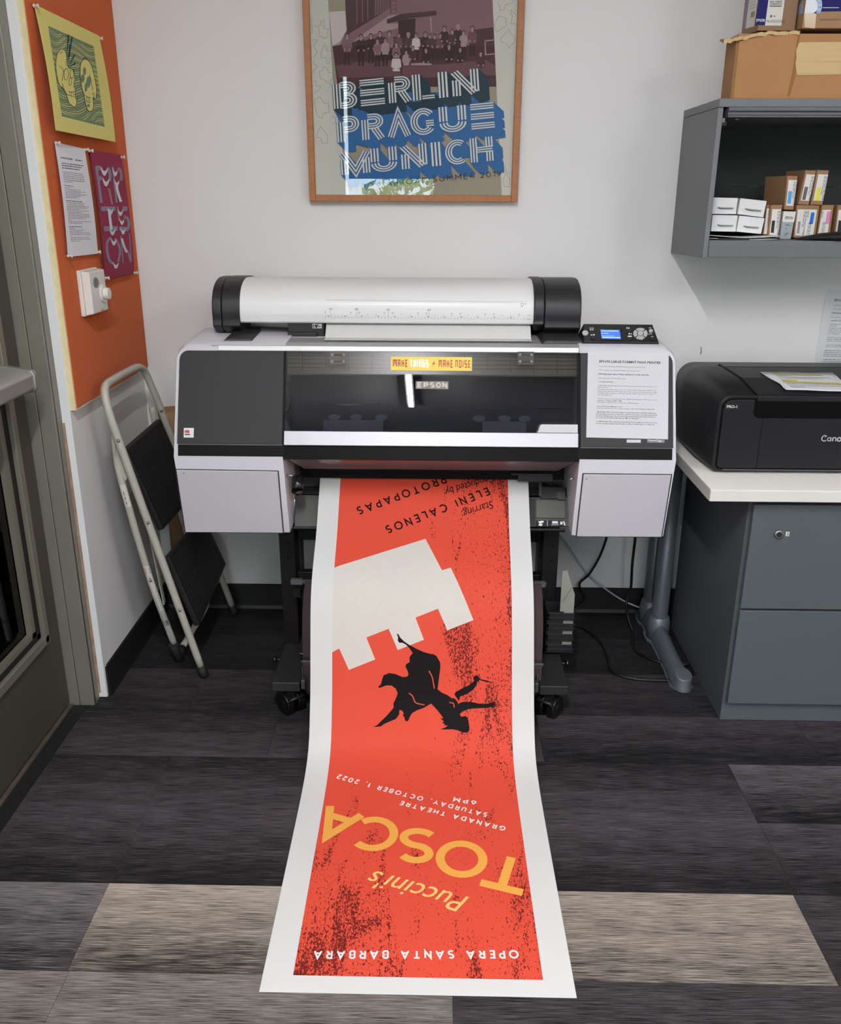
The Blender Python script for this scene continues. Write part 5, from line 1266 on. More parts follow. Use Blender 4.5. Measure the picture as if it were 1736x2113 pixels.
# ---- notice taped to the printer
npx = [(1213, 724.5), (1379.5, 728.5), (1378, 907), (1209.5, 903)]
nc = [onF(*p)+np.array(FN)*.0046 for p in npx]
nsh = MB().add([tuple(p) for p in nc], [(3, 2, 1, 0)]).build('printer_notice', M('white_notice_paper', '#c6c6c9', .75, spec=.2), None, solid=.0003)
tag(nsh, 'white instruction sheet taped on the right front panel of the large printer', 'notice')
NOTICE = [(637, 'EPSON LARGE FORMAT P6000 PRINTER', 373, 1240, 34, .16, .022), (716, '› Log into the print station. Most files should be printed from Photoshop', 366, 1030, 15, 0, 0), (770, '› Turn on printer by pressing and holding the grey power button', 366, 955, 15, 0, 0), (822, 'Switching paper types: Please ask James to help with this.', 364, 1082, 20, 0, .02), (886, '› File > print, then choose the P6000 printer', 362, 765, 15, 0, 0), (938, '› Click PRINT SETTINGS', 360, 575, 15, 0, .01),
          (990, '› PAPER SIZE: Sometimes you can use a default size profile, but many times you will need to', 359, 1196, 15, 0, 0), (1016, 'make a new one.', 358, 510, 15, 0, 0), (1044, 'For example: if your file is sized to 11" x 17", then your paper size should be 24"x24". Click', 357, 1182, 15, 0, 0), (1071, 'manage custom sizes, then click the plus sign. Create a new preset by entering in the height', 357, 1192, 15, 0, 0), (1098, 'and width numbers and give it a name that looks like "24x24". Please try not to waste too', 356, 1176, 15, 0, 0), (1124, 'much of the paper roll.', 356, 560, 15, 0, 0),
          (1178, '› Click the drop down menu and select the "quality and media" option. Make sure to set the', 354, 1198, 15, 0, 0), (1205, 'media type to "Enhanced Matte" (MK)', 352, 708, 15, 0, .008), (1230, '› Click save or print. Then you are back at the original dialog box', 351, 940, 15, 0, 0), (1286, '› Choose "Photoshop Manages Colors"', 348, 712, 15, 0, .008), (1312, '› Then choose the print profile to match the paper, it will say P6000 Enhanced Matte MK', 347, 1160, 15, 0, 0),
          (1366, '› IMPORTANT INFO: If the printer digital screen says that there is a mismatch of black inks,', 345, 1184, 16, 0, .01), (1394, 'and asks whether you want to switch inks, say NO! It must stay on the matte black ink with', 344, 1198, 16, 0, .01), (1420, 'the enhanced matte paper. Do not switch black ink types and instead cancel printing and', 344, 1174, 16, 0, .01), (1446, 'choose the correct printer profile that says "MK" for matte black.', 343, 948, 16, 0, .01), (1500, '› 2nd IMPORTANT INFO: If the printer says that there is not enough ink to print and you need', 341, 1200, 16, 0, .01), (1528, 'new ink cartridges installed, please ask James to help, or the labs. Inks are in cabinet #1.', 340, 1168, 16, 0, .01)]
def notice_text(parent, corner, lift_n, rows=NOTICE, xmax=None, mat=None):
    """typed rows given in the survey coordinates of the printer notice; corners TL, TR, BR, BL"""
    mb = MB()
    sx0, sx1, sy0, sy1 = 222, 1362, 506, 1738
    def fn(x, y):
        u, v = (x-sx0)/(sx1-sx0), (y-sy0)/(sy1-sy0)
        return bil(corner, u, v)+lift_n
    for (y, t, x0, x1, h, sh, bo) in rows:
        if xmax and x0 > xmax: continue
        tr_, wd = font_text(t, sh, bo, 1); k = (x1-x0)/wd
        hh = h*1.0
        for q in tr_:
            pts = [fn(x0+8+p[0]*k, y-0+hh-p[1]*hh) for p in q]
            mb.add(pts, [tuple(range(len(q)))])
    return mb.build('typed_text', mat or M('black_type', '#26262a', .7), parent, normals=False)
notice_text(nsh, nc, np.array(FN)*.0004)
# ================================================================== OVERHEAD CABINET AND WHAT IS IN IT
cg = M('cabinet_grey', '#6f7274', .5, spec=.35, bump=(1200, .05))
cgd = M('cabinet_shade_inside', '#202222', .7)  # shade inside the cabinet is put into this dark colour
oc = thing('overhead_cabinet', 'grey metal wall cabinet with open front above the desk on the right', 'cabinet', (1.2, WALLY, 1.28))
CX0, CX1, CY0, CZ0, CZ1 = .744, 1.66, 2.62, 1.281, 1.693
def side_prof(): return [(CY0+.006, CZ0+.002), (WALLY-.001, CZ0-.006), (WALLY-.001, CZ1-.022), (CY0+.002, CZ1-.022)]
MB().prism(side_prof(), 'x', CX0, CX0+.014).build('side_panel', cg, oc, bevel=.0015)
MB().prism(side_prof(), 'x', CX1-.014, CX1).build('side_panel', cg, oc, bevel=.0015)
MB().box(CX0, CX1, CY0, WALLY-.001, CZ1-.021, CZ1).build('top_panel', cg, oc, bevel=.0015)
MB().box(CX0+.014, CX1-.014, CY0+.002, WALLY-.02, CZ0+.004, CZ0+.050).build('shelf_panel', M('shelf_grey', '#66696b', .35, spec=.4), oc, bevel=.002)
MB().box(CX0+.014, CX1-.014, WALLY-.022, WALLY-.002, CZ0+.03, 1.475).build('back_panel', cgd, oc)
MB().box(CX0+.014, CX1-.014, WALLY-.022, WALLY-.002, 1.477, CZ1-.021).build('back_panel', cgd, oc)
fd = MB().prism([(CY0-.012, 1.646), (CY0-.012, 1.650), (CY0-.007, 1.653), (CY0-.007, 1.659), (CY0-.013, 1.662), (CY0-.013, 1.671), (CY0+.33, 1.664), (CY0+.33, 1.646)], 'x', CX0+.024, CX1-.024).build('flip_door', M('flip_door_grey', '#56585a', .35, spec=.5), oc, bevel=.001)
MB().box(CX0+.0145, CX0+.034, CY0+.03, CY0+.30, 1.628, 1.640).build('door_arm', M('arm_dark', '#232424', .5), oc)
MB().cyl((CX0+.056, CY0+.012, 1.641), (CX0+.056, CY0+.012, 1.6445), .004, 10).build('door_bumper', M('clear_bumper', '#9b9b97', .3), fd)
MB().box(CX0+.014, CX0+.021, CY0+.003, CY0+.010, 1.634, 1.645).build('door_stop', cg, oc)
SH = CZ0+.050
# papers lying on the shelf
def curled(name, x0, x1, y0, y1, z, amp, label, mat, ph=0):
    rings = []
    for i in range(13):
        u = i/12; rings.append([(x0+(x1-x0)*u, y, z+amp*(.5+.5*math.cos(PI*2*u*.8+ph))*(1-.4*((y-y0)/(y1-y0)))) for y in (y0, (y0+y1)/2, y1)])
    mb = MB(); mb.loft(rings, caps=False, smooth=True, closed=False)
    o = mb.build(name, mat, None, smooth=True, solid=.0006); return tag(o, label, 'paper', 'papers under the white boxes')
curled('loose_paper', .762, .955, 2.645, 2.87, SH+.001, .003, 'white sheet lowest under the white boxes in the cabinet', M('loose_paper', '#c9cac8', .7))
curled('loose_paper', .760, .966, 2.650, 2.88, SH+.006, .006, 'white curled sheet directly under the four white boxes', M('loose_paper', '#c9cac8', .7), .4)
o = MB().box(.79, .875, 2.640, 2.66, SH+.0002, SH+.004).build('black_folder', bk_, None, bevel=.001); tag(o, 'thin black folder edge under the white boxes on the cabinet shelf', 'folder')
# four white boxes with pop-out tabs
wbm = M('white_card', '#d8d9d8', .6); wbs = M('white_card_shade', '#c9cac9', .6)
def white_box(p, depth, label):
    """p = TL, TR, BR, BL pixels of the front at Y=2.70"""
    Y = 2.70
    c = [at_y(*q, Y) for q in p]; t = thing('white_box', label, 'box', (float((c[2]+c[3])[0]/2), Y, float((c[2][2]+c[3][2])/2)), 'white boxes with tab fronts in the cabinet')
    back = [q+np.array([.004, depth, 0]) for q in c]
    MB().loft([[tuple(q) for q in c], [tuple(q) for q in back]]).build('carton', wbm, t, bevel=.001)
    def ip(u, v, y=0): 
        q = bil(c, u, v); return (q[0], q[1]-y, q[2])
    MB().loft([[ip(.22, .60, .0005), ip(.86, .58, .0005), ip(.86, .66, .0005), ip(.34, .66, .0005)], [ip(.22, .56, .012), ip(.80, .56, .014), ip(.80, .58, .014), ip(.30, .60, .012)]]).build('pull_tab', wbs, t)
    MB().add([ip(.23, .63, .0006), ip(.86, .61, .0006), ip(.80, .68, .0006), ip(.36, .70, .0006)], [(0, 1, 2, 3)]).build('tab_slot', M('slot_dark', '#6b6c6c', .8), t)
def zb(x, y): return (1440+x/5.865, 320+y/5.865)
white_box([zb(185, 512), zb(490, 520), zb(465, 716), zb(162, 712)], .17, 'white tab-front box, upper left of the four in the cabinet')
white_box([zb(522, 522), zb(838, 556), zb(796, 756), zb(484, 716)], .17, 'white tab-front box, upper right of the four, tilted')
white_box([zb(180, 724), zb(488, 730), zb(460, 928), zb(160, 922)], .17, 'white tab-front box, lower left of the four in the cabinet')
white_box([zb(508, 732), zb(812, 764), zb(768, 956), zb(468, 926)], .17, 'white tab-front box, lower right of the four in the cabinet')
# ink cartridge boxes
kraft = M('kraft_carton', '#94704f', .75, noise=(60, .06)); lbl_m = M('carton_label', '#d7d6cf', .7); prt = M('carton_print', '#4b4c4e', .7)
def ink_box(p, Y, depth, label, lab, sw, swc, upper=False, flip=False, name='ink_carton', text='EPSON', shift=0.0):
    c = [at_y(*zb(*q), Y) for q in p]
    t = thing(name, label, 'box', (float((c[2]+c[3])[0]/2), Y, float((c[2][2]+c[3][2])/2)), 'ink cartons in the wall cabinet')
    back = [q+np.array([shift, depth, 0]) for q in c]
    MB().loft([[tuple(q) for q in c], [tuple(q) for q in back]]).build('carton', kraft, t, bevel=.0012)
    def ip(u, v, y=.0008):
        q = bil(c, u, v); return (q[0], q[1]-y, q[2])
    u0, v0, u1, v1 = lab
    l = MB().add([ip(u0, v0), ip(u1, v0), ip(u1, v1), ip(u0, v1)], [(0, 1, 2, 3)]).build('paper_label', lbl_m, t)
    if sw:
        a, b, cc, d = sw
        MB().add([ip(a, b, .0012), ip(cc, b, .0012), ip(cc, d, .0012), ip(a, d, .0012)], [(0, 1, 2, 3)]).build('colour_swatch', M('swatch_'+swc, swc, .6), l)
    mb = MB(); r3 = random.Random(len(label))
    # rotated maker name and small print columns
    W_u, H_v = u1-u0, v1-v0
    vv = v0+H_v*.98
    tr_, wd = font_text(text, 0, .02)
    def rot(x, y): # text runs upward (or downward when flip)
        if flip: return ip(u0+W_u*(.16-.12*y+.0), v0+H_v*(.05+.26*x/wd), .0014)
        return ip(u0+W_u*(.98-.13+.13*(1-y)), vv-H_v*.24*x/wd, .0014)
    for q in tr_: mb.add([rot(*s) for s in q], [tuple(range(len(q)))])
    for k in range(3):
        uu = u0+W_u*((.66+.12*k) if not flip else (.30+.12*k)); v_ = v0+H_v*(.06 if not flip else .5)
        while v_ < v0+H_v*(.66 if not flip else .95):
            dl = H_v*r3.uniform(.04, .14); mb.add([ip(uu, v_, .0012), ip(uu+W_u*.05, v_, .0012), ip(uu+W_u*.05, min(v_+dl, v1), .0012), ip(uu, min(v_+dl, v1), .0012)], [(0, 1, 2, 3)]); v_ += dl+H_v*.03
    mb.build('label_print', prt, l); return t
D_ = .15
ink_box([(838, 602), (872, 604), (850, 968), (790, 962)], 2.725, .14, 'kraft ink carton mostly hidden behind the white boxes', (.15, .12, .9, .97), None, '#000000')
ink_box([(890, 604), (1028, 602), (980, 1004), (848, 990)], 2.715, .15, 'kraft ink carton with a black label block, bottom row left', (.14, .13, .93, .93), (.22, .48, .50, .86), '#191a1c')
ink_box([(1200, 604), (1345, 606), (1275, 1004), (1158, 1000)], 2.715, .15, 'kraft ink carton with a grey label block, bottom row middle', (.12, .13, 1.0, .93), (.28, .50, .52, .86), '#8d8f90')
ink_box([(1346, 606), (1480, 612), (1425, 985), (1277, 1004)], 2.715, .15, 'kraft ink carton with a bright blue label block, bottom row', (.0, .13, .80, .93), (.30, .22, .62, .58), '#1766c4', flip=True)
ink_box([(1508, 606), (1652, 604), (1600, 985), (1440, 985)], 2.715, .15, 'kraft ink carton with a pink label block, bottom row', (.08, .15, .80, .93), (.50, .20, .80, .60), '#d67fb4', flip=True)
ink_box([(1700, 606), (1850, 606), (1800, 990), (1650, 990)], 2.715, .15, 'kraft ink carton with a black label block, at the right photo edge', (.10, .15, .9, .93), (.2, .48, .5, .85), '#191a1c')
ink_box([(1085, 250), (1214, 254), (1160, 664), (1046, 660)], 2.715, .15, 'kraft ink carton with a light blue block, leftmost on the upper row', (.16, .12, .97, .88), (.26, .45, .62, .82), '#3e9ad2', shift=-.01)
ink_box([(1308, 180), (1436, 188), (1345, 604), (1215, 598)], 2.715, .15, 'kraft ink carton with a dark grey block, middle of the upper row', (.16, .12, .97, .88), (.26, .48, .58, .86), '#5a5b5c')
ink_box([(1448, 180), (1592, 186), (1510, 606), (1366, 600)], 2.715, .15, 'kraft ink carton with a yellow block, rightmost on the upper row', (.16, .12, .98, .88), (.30, .50, .66, .88), '#d9d13d')
# small silver-white carton
c = [at_y(*zb(*q), 2.705) for q in ((1040, 680), (1190, 684), (1128, 1016), (998, 1016))]
t = thing('small_carton', 'silver and white carton between the ink cartons on the cabinet shelf', 'box', (float(c[2][0]), 2.705, float(c[2][2])))
MB().loft([[tuple(q) for q in c], [tuple(q+np.array([0, .12, 0])) for q in c]]).build('carton', M('silver_card', '#9aa1a4', .4), t, bevel=.001)
def ip(u, v, y=.0008):
    q = bil(c, u, v); return (q[0], q[1]-y, q[2])
l = MB().add([ip(0, 0), ip(1, 0), ip(1, .38), ip(0, .38)], [(0, 1, 2, 3)]).build('white_band', lbl_m, t)
mb = MB(); tr_, wd = font_text('EPSON', 0, .02)
for q in tr_: mb.add([ip(.2+.62*s[0]/wd, .28-.10*s[1], .0012) for s in q], [tuple(range(len(q)))])
for (u, v, w) in ((.3, .46, .3), (.3, .50, .45), (.3, .78, .4), (.3, .83, .35), (.3, .88, .25)): mb.add([ip(u, v, .0012), ip(u+w, v, .0012), ip(u+w, v+.015, .0012), ip(u, v+.015, .0012)], [(0, 1, 2, 3)])
mb.build('label_print', prt, l)
MB().poly([ip(.42+.08*math.cos(a), .62+.04*math.sin(a), .0012) for a in [2*PI*k/14 for k in range(14)]]).build('blue_dot', M('swatch_blue_dot', '#5d8fc0', .4), l)
# clear tray behind, black pouch in front
o = MB().box(.985, 1.020, 2.872, 2.93, SH+.001, SH+.116).build('clear_sleeve', M('grey_sleeve', '#3b3a38', .3), None, bevel=.002); tag(o, 'dark translucent sleeve standing behind the silver carton in the cabinet', 'sleeve')
pou = [(1.012, 2.655, SH+.006), (1.045, 2.65, SH+.010), (1.075, 2.648, SH+.016), (1.12, 2.645, SH+.020), (1.20, 2.645, SH+.026), (1.30, 2.65, SH+.026), (1.40, 2.66, SH+.018)]
rings = []
for i, (x, y, z) in enumerate(pou):
    hh = (z-SH)*(.5 if i else .3)+.0005; dpt = .014+.012*min(i, 4)
    rings.append([(x, y+dpt*math.cos(a), SH+.0008+hh+hh*math.sin(a)*(1.15 if math.sin(a) > 0 else 1)) for a in [2*PI*k/14 for k in range(14)]])
o = MB().loft(rings, True, True).build('black_pouch', M('black_fabric', '#0e0e0f', .7, bump=(300, .4)), None, smooth=True); tag(o, 'black fabric pouch lying in front of the ink cartons on the cabinet shelf', 'pouch')

# ================================================================== CARTONS ON TOP OF THE CABINET
card = M('brown_card', '#a97c4e', .8, noise=(5, .05)); card_l = M('pale_torn_card', '#c9ad7e', .9, noise=(14, .06, (1, 1, 10))); card_d = M('brown_card_shaded_side', '#9a7048', .85)
BZ = CZ1
bc = thing('large_carton', 'large torn brown carton lying on top of the wall cabinet', 'box', (1.1, 2.78, BZ))
MB().box(.783, 1.55, 2.6465, 2.740, BZ+.0005, BZ+.158).build('carton_body', card, bc, bevel=.002)
MB().slab([(.7815, 2.648, BZ+.001), (.7815, 2.738, BZ+.001), (.7815, 2.738, BZ+.148), (.7815, 2.648, BZ+.150)], (-1, 0, 0), -.001, .0012).build('side_flap', card_d, bc)  # shade on the carton's side put into a darker card colour
MB().box(.786, 1.55, 2.6425, 2.6445, BZ+.0005, BZ+.1565).build('front_flap', card, bc)
# torn top flap
n = 22; top, bot = [], []
rr = random.Random(5)
for i in range(n+1):
    u = i/n; x = .744+.194*u; z = BZ+.138+.0205*min(1, u*1.6)+.0018*rr.uniform(-1, 1); y = 2.640+.004*rr.uniform(-1, 1)-.004*(1-u)
    top.append((x, y, z+.004)); bot.append((x, y+.001, z-.003-.003*rr.random()))
tb = [(p[0]+.018*(1-i/n), 2.740, p[2]*.3+.7*(BZ+.1645)+.0003) for i, p in enumerate(top)]; bb = [(p[0]+.018*(1-i/n), 2.740, p[2]*.3+.7*(BZ+.1645)-.004) for i, p in enumerate(top)]
MB().loft([[top[i], tb[i], bb[i], bot[i]] for i in range(n+1)]).build('torn_flap', card, bc)
MB().loft([[(top[i][0], top[i][1]-.0012, top[i][2]), (top[i][0], top[i][1], top[i][2]+.0004), (bot[i][0], bot[i][1], bot[i][2]), (bot[i][0], bot[i][1]-.0012, bot[i][2])] for i in range(n+1)]).build('torn_edge', card_l, bc)
def q2(x, y): return (1480+x/6.781, y/6.781)
YF = 2.6425
pl_ = [at_y(*q2(*p), YF-.0016) for p in ((1145, 600), (1180, 592), (1760, 585), (1760, 1045), (1120, 1050), (1100, 900), (1112, 800), (1108, 700), (1130, 650))]
MB().slab(pl_, (0, -1, 0), -.0012, .0006).build('torn_patch', card_l, bc)
mb = MB()
for z in (.062, .090): mb.box(.949, 1.5, YF-.0026, YF-.002, BZ+z, BZ+z+.0012)
mb.build('flute_line', M('flute_line', '#b89a6c', .9), bc)
s0 = [at_y(*q2(*p), YF-.0006) for p in ((1145, 430), (1170, 430), (1095, 1080), (1020, 1345), (985, 1345), (1060, 1000))]
MB().slab(s0, (0, -1, 0), -.0005, .0004).build('fold_crease', M('card_crease', '#8f673e', .85), bc)
# photo paper boxes standing on the carton
TZ = BZ+.166
navyb = M('navy_print', '#16165e', .5, spec=.2); offw = M('offwhite_print', '#cfcdc4', .6); tape = M('clear_tape', '#b59a79', .15)
pb = thing('photo_paper_box', 'brown photo paper box with navy and white label, left on the torn carton', 'box', (.885, 2.73, TZ))
MB().box(.8355, .934, 2.660, 2.800, TZ+.0005, TZ+.28).build('carton_body', M('brown_card_grey', '#8b6d52', .8), pb, bevel=.002)
YB = 2.660
def zq(x, y, Y): return at_y(*q2(x, y), Y)
def qd(pts, Y, name, mat, par, lift=.0006):
    P4 = [zq(x, y, Y-lift) for x, y in pts]; top = TZ+.27
    P4 = [np.array([zq(x, max(y, 0), Y-lift)[0], Y-lift, top if y < -100 else q[2]]) for (x, y), q in zip(pts, P4)]
    return MB().slab(P4, (0, -1, 0), -.0003, .0002).build(name, mat, par)
def ext(p): return p
wl_ = qd([(735, -900), (960, -900), (900, 358), (670, 358)], YB, 'white_label', offw, pb)
nl = qd([(600, -900), (738, -900), (672, 354), (535, 348)], YB, 'navy_label', navyb, pb, .0008)
mb = MB()
fr_ = Frame(zq(548, 305, YB-.0014), (1, 0, 0), (0, 0, 1)); ww = np.linalg.norm(zq(665, 300, YB)-zq(548, 305, YB)); put_strokes(mb, 'EPSON', fr_, 0, ww, 0, .0068, .2, .2); mb.build('label_lettering', M('plate_white', '#e2e2e2', .5), nl)
mb = MB(); fr_ = Frame(zq(690, 318, YB-.0014), (1, 0, 0), (0, 0, 1)); put_text(mb, 'PROFESSIONAL', fr_, 0, 0, .0065, width=.050)
a = zq(735, 92, YB-.0014); b = zq(905, 86, YB-.0014); mb.box(a[0], b[0], a[1]-.0004, a[1], a[2], a[2]+.0018)
r4 = random.Random(8)
for yy in (20, 52):
    a = zq(745, yy, YB-.0014)
    for k in range(9):
        x = a[0]+.0035*k; mb.box(x, x+.0026, a[1]-.0003, a[1], a[2], a[2]+.0008); mb.box(x+.001*r4.random(), x+.0012+.001*r4.random(), a[1]-.0003, a[1], a[2]-.003, a[2]+.0008)
a = zq(745, 245, YB-.0014); mb.box(a[0], a[0]+.004, a[1]-.0003, a[1], a[2], a[2]+.006); mb.box(a[0]+.008, a[0]+.013, a[1]-.0003, a[1], a[2]+.002, a[2]+.004)
mb.build('label_print', prt, wl_)
# left side of that box: grey and white label strips
XS = .8355
def sd(pts, name, mat, par, lift=.0006):
    P4 = [at_x(*q2(x, max(y, 0)), XS-lift) for x, y in pts]; P4 = [np.array([q[0], q[1], TZ+.27 if y < -100 else q[2]]) for (x, y), q in zip(pts, P4)]
    return MB().slab(P4, (-1, 0, 0), -.0003, .0002).build(name, mat, par)
s_w = sd([(470, -500), (590, -500), (520, 370), (398, 402)], 'side_label', offw, pb)
sd([(420, -500), (470, -500), (398, 402), (360, 380)], 'side_strip', M('lilac_strip', '#77738a', .6), pb)
mb = MB()
for yy in (30, 70, 110): mb.add([at_x(*q2(*p), XS-.0012) for p in ((455, yy+20), (545, yy-20), (543, yy-12), (453, yy+28))], [(0, 1, 2, 3)])
mb.add([at_x(*q2(*p), XS-.0012) for p in ((478, 170), (532, 150), (520, 235), (468, 250))], [(0, 1, 2, 3)])
mb.build('label_print', M('pale_print', '#8b8a86', .7), s_w)
pc = thing('photo_paper_box', 'taped brown photo paper box with navy seal label, right on the torn carton', 'box', (1.15, 2.71, TZ))
MB().box(.9405, 1.50, 2.630, 2.800, TZ+.0015, TZ+.28).build('carton_body', M('brown_card_grey2', '#9c7a58', .8), pc, bevel=.002)
YC, XS = 2.630, .9405
nl = qd([(1238, -900), (1760, -900), (1760, 158), (1225, 165)], YC, 'navy_label', navyb, pc)
def seal(r0, r1, name, mat, lift):
    cc = zq(1300, 95, YC-lift); k = np.linalg.norm(zq(1470, 95, YC)-zq(1300, 95, YC))
    pts = [(cc[0]+k*r1*math.cos(a), cc[1], max(cc[2]+k*r1*math.sin(a), TZ+.0357)) for a in [2*PI*i/40 for i in range(40)]]
    pts = [(max(p[0], XS+.001), p[1], p[2]) for p in pts]
    return MB().slab(pts, (0, -1, 0), 0, .0002).build(name, mat, nl)
seal(0, 1.0, 'seal_ring', M('seal_pale_blue', '#a9bcd6', .5), .0010); seal(0, .62, 'seal_disc', M('seal_white', '#dcdfe2', .5), .0014)
cc = zq(1300, 95, YC-.0018); k = np.linalg.norm(zq(1470, 95, YC)-zq(1300, 95, YC)); mb = MB()
for i, ch in enumerate('QUALITY'):
    a = math.radians(118-24*i); f = Frame(np.array([cc[0]+k*.68*math.cos(a), cc[1], cc[2]+k*.68*math.sin(a)]), (math.sin(a), 0, -math.cos(a)), (math.cos(a), 0, math.sin(a))); put_text(mb, ch, f, 0, 0, k*.24, 'c')
mb.build('seal_lettering', M('seal_blue', '#3d5a8c', .6), nl)
mb = MB(); a = zq(1480, 112, YC-.0012)
for k in range(14): mb.box(a[0]+.003*k, a[0]+.0022+.003*k, a[1]-.0003, a[1], a[2], a[2]+.0016)
mb.build('label_print', M('plate_white', '#e2e2e2', .5), nl)
mb = MB(); a = zq(1440, 290, YC-.0008)
for k in range(16): mb.box(a[0]+.0035*k, a[0]+.002+.0035*k, a[1]-.0003, a[1], a[2]+.001*(k % 2), a[2]+.0045)
mb.build('faded_print', M('faded_brown', '#83634a', .8), pc)
sl = sd([(1090, -600), (1160, -600), (1095, 235), (985, 298), (1010, 200)], 'navy_side_label', M('navy_side', '#14183f', .5, spec=.2), pc)
MB().slab([at_x(*q2(*p), XS-.0010) for p in ((1020, 130), (1100, 82), (1085, 180), (1005, 230))], (-1, 0, 0), 0, .0002).build('barcode_label', offw, sl)
sd([(955, -600), (1010, -600), (960, 185), (918, 235)], 'white_side_label', offw, pc)
sd([(1140, 80), (1210, -80), (1195, 190), (1095, 235)], 'pale_side_label', M('pale_blue_label', '#9aa6bd', .5), pc)
MB().slab([zq(*p, YC-.0010) for p in ((1222, 170), (1395, 165), (1370, 400), (1225, 380))], (0, -1, 0), 0, .0002).build('packing_tape', tape, pc)

# ================================================================== DESK, PEDESTAL, SMALL PRINTER
dt = M('desk_top_laminate', '#d3d0c9', .45, spec=.35)
dg = M('desk_leg_grey', '#70767d', .42, .35)
DX, DY, DZ = .7125, 2.213, .730
desk = thing('desk', 'white topped desk with grey metal T legs against the back wall', 'desk', (1.4, 2.6, 0))
MB().prism([(DY, DZ-.033), (DY, DZ-.003), (DY+.004, DZ), (2.955, DZ), (2.955, DZ-.033)], 'x', DX, 2.4).build('desk_top', dt, desk, bevel=.0015)
MB().box(DX-.0005, DX+.0008, DY+.003, 2.953, DZ-.0325, DZ-.002).build('edge_band', M('desk_edge', '#bdbbb6', .5), desk)
def t_leg(X):
    # foot: half-round bar with flange
    rings = []
    for y, w, h in ((2.435, .012, .010), (2.440, .024, .030), (2.452, .030, .044), (2.475, .032, .050), (2.56, .029, .048), (2.70, .029, .055), (2.83, .031, .066), (2.93, .033, .07), (2.975, .026, .055)):
        rings.append([(X+w*math.cos(a), y, .004+h*max(0, math.sin(a))) for a in [PI*k/12 for k in range(13)]])
    MB().loft(rings, True, True).build('foot', dg, desk, smooth=True)
    pts = []
    side = [(2.430, .014), (2.437, .027), (2.455, .036), (2.49, .036), (2.56, .033), (2.70, .033), (2.735, .034), (2.75, .042), (2.785, .045), (2.82, .042), (2.835, .036), (2.87, .036), (2.885, .044), (2.925, .046), (2.965, .040), (2.978, .02)]
    ring = [(X-w, y) for y, w in side]+[(X+w, y) for y, w in side[::-1]]
    MB().loft([[(x, y, .0005) for x, y in ring], [(x, y, .006) for x, y in ring]]).build('foot_flange', dg, desk, bevel=.001)
    MB().loft([[(X+.029*math.cos(a), 2.448+.034*math.sin(a), .002) for a in [2*PI*q/28 for q in range(28)]], [(X+.026*math.cos(a), 2.452+.032*math.sin(a), .050+.006*math.sin(a)) for a in [2*PI*q/28 for q in range(28)]]]).build('foot_toe', dg, desk, bevel=.003)
    for y0, y1 in ((2.785, 2.785), (2.915, 2.915)):
        MB().tube([(X, y0, .03), (X, y0, .09), (X, y1, DZ-.034)], .0275, 24).build('leg_column', dg, desk)
        MB().tube([(X, y0, .006), (X, y0, .06), (X, y0, .085), (X, y0, .0875)], [.040, .038, .0325, .029], 24).build('column_socket', dg, desk)
    MB().box(X-.006, X+.006, 2.785, 2.915, .10, DZ-.06).build('leg_web', M('leg_web', '#474b50', .5, .3), desk)
    MB().box(X-.02, X+.02, 2.50, 2.93, DZ-.055, DZ-.033).build('leg_bracket', dg, desk)
t_leg(.772)
fc = thing('filing_pedestal', 'grey two drawer filing pedestal under the desk, numbered 3', 'filing cabinet', (1.03, 2.56, 0))
fcm = M('pedestal_grey', '#52575a', .5, spec=.35, bump=(1200, .05))
FX, FY = .8365, 2.272
MB().prism([(FY+.0, 0.001), (FY, .690), (2.86, .690), (2.86, .001)], 'x', FX, FX+.40).build('pedestal_body', fcm, fc, bevel=.002)
for z0, z1 in ((.068, .3645), (.3705, .676)):
    d = MB().box(FX+.0085, FX+.3915, FY-.020, FY-.001, z0, z1).build('drawer', fcm, fc, bevel=.002)
    if z0 > .3:
        lk = MB().tube([(.919, FY-.020, .5935), (.919, FY-.0255, .5935), (.919, FY-.0265, .5935)], [.0125, .0115, .0095], 24).build('lock', M('lock_chrome', '#b3afa8', .25, .9), d)
        MB().cyl((.919, FY-.0262, .5935), (.919, FY-.0272, .5935), .0068, 16).box(.9175, .9205, FY-.0276, FY-.0268, .5885, .5985).build('lock_core', M('lock_dark', '#3a3836', .4, .6), d)
        nb = MB().box(.9385, .9480, FY-.0212, FY-.0200, .5880, .6000).build('number_label', M('number_white', '#d8d7d2', .6), d)
        mb = MB(); put_text(mb, '3', Frame((.9432, FY-.0216, .5905), (1, 0, 0), (0, 0, 1)), 0, 0, .0072, 'c', bold=.02); mb.build('label_digit', M('black_type', '#26262a', .7), nb)

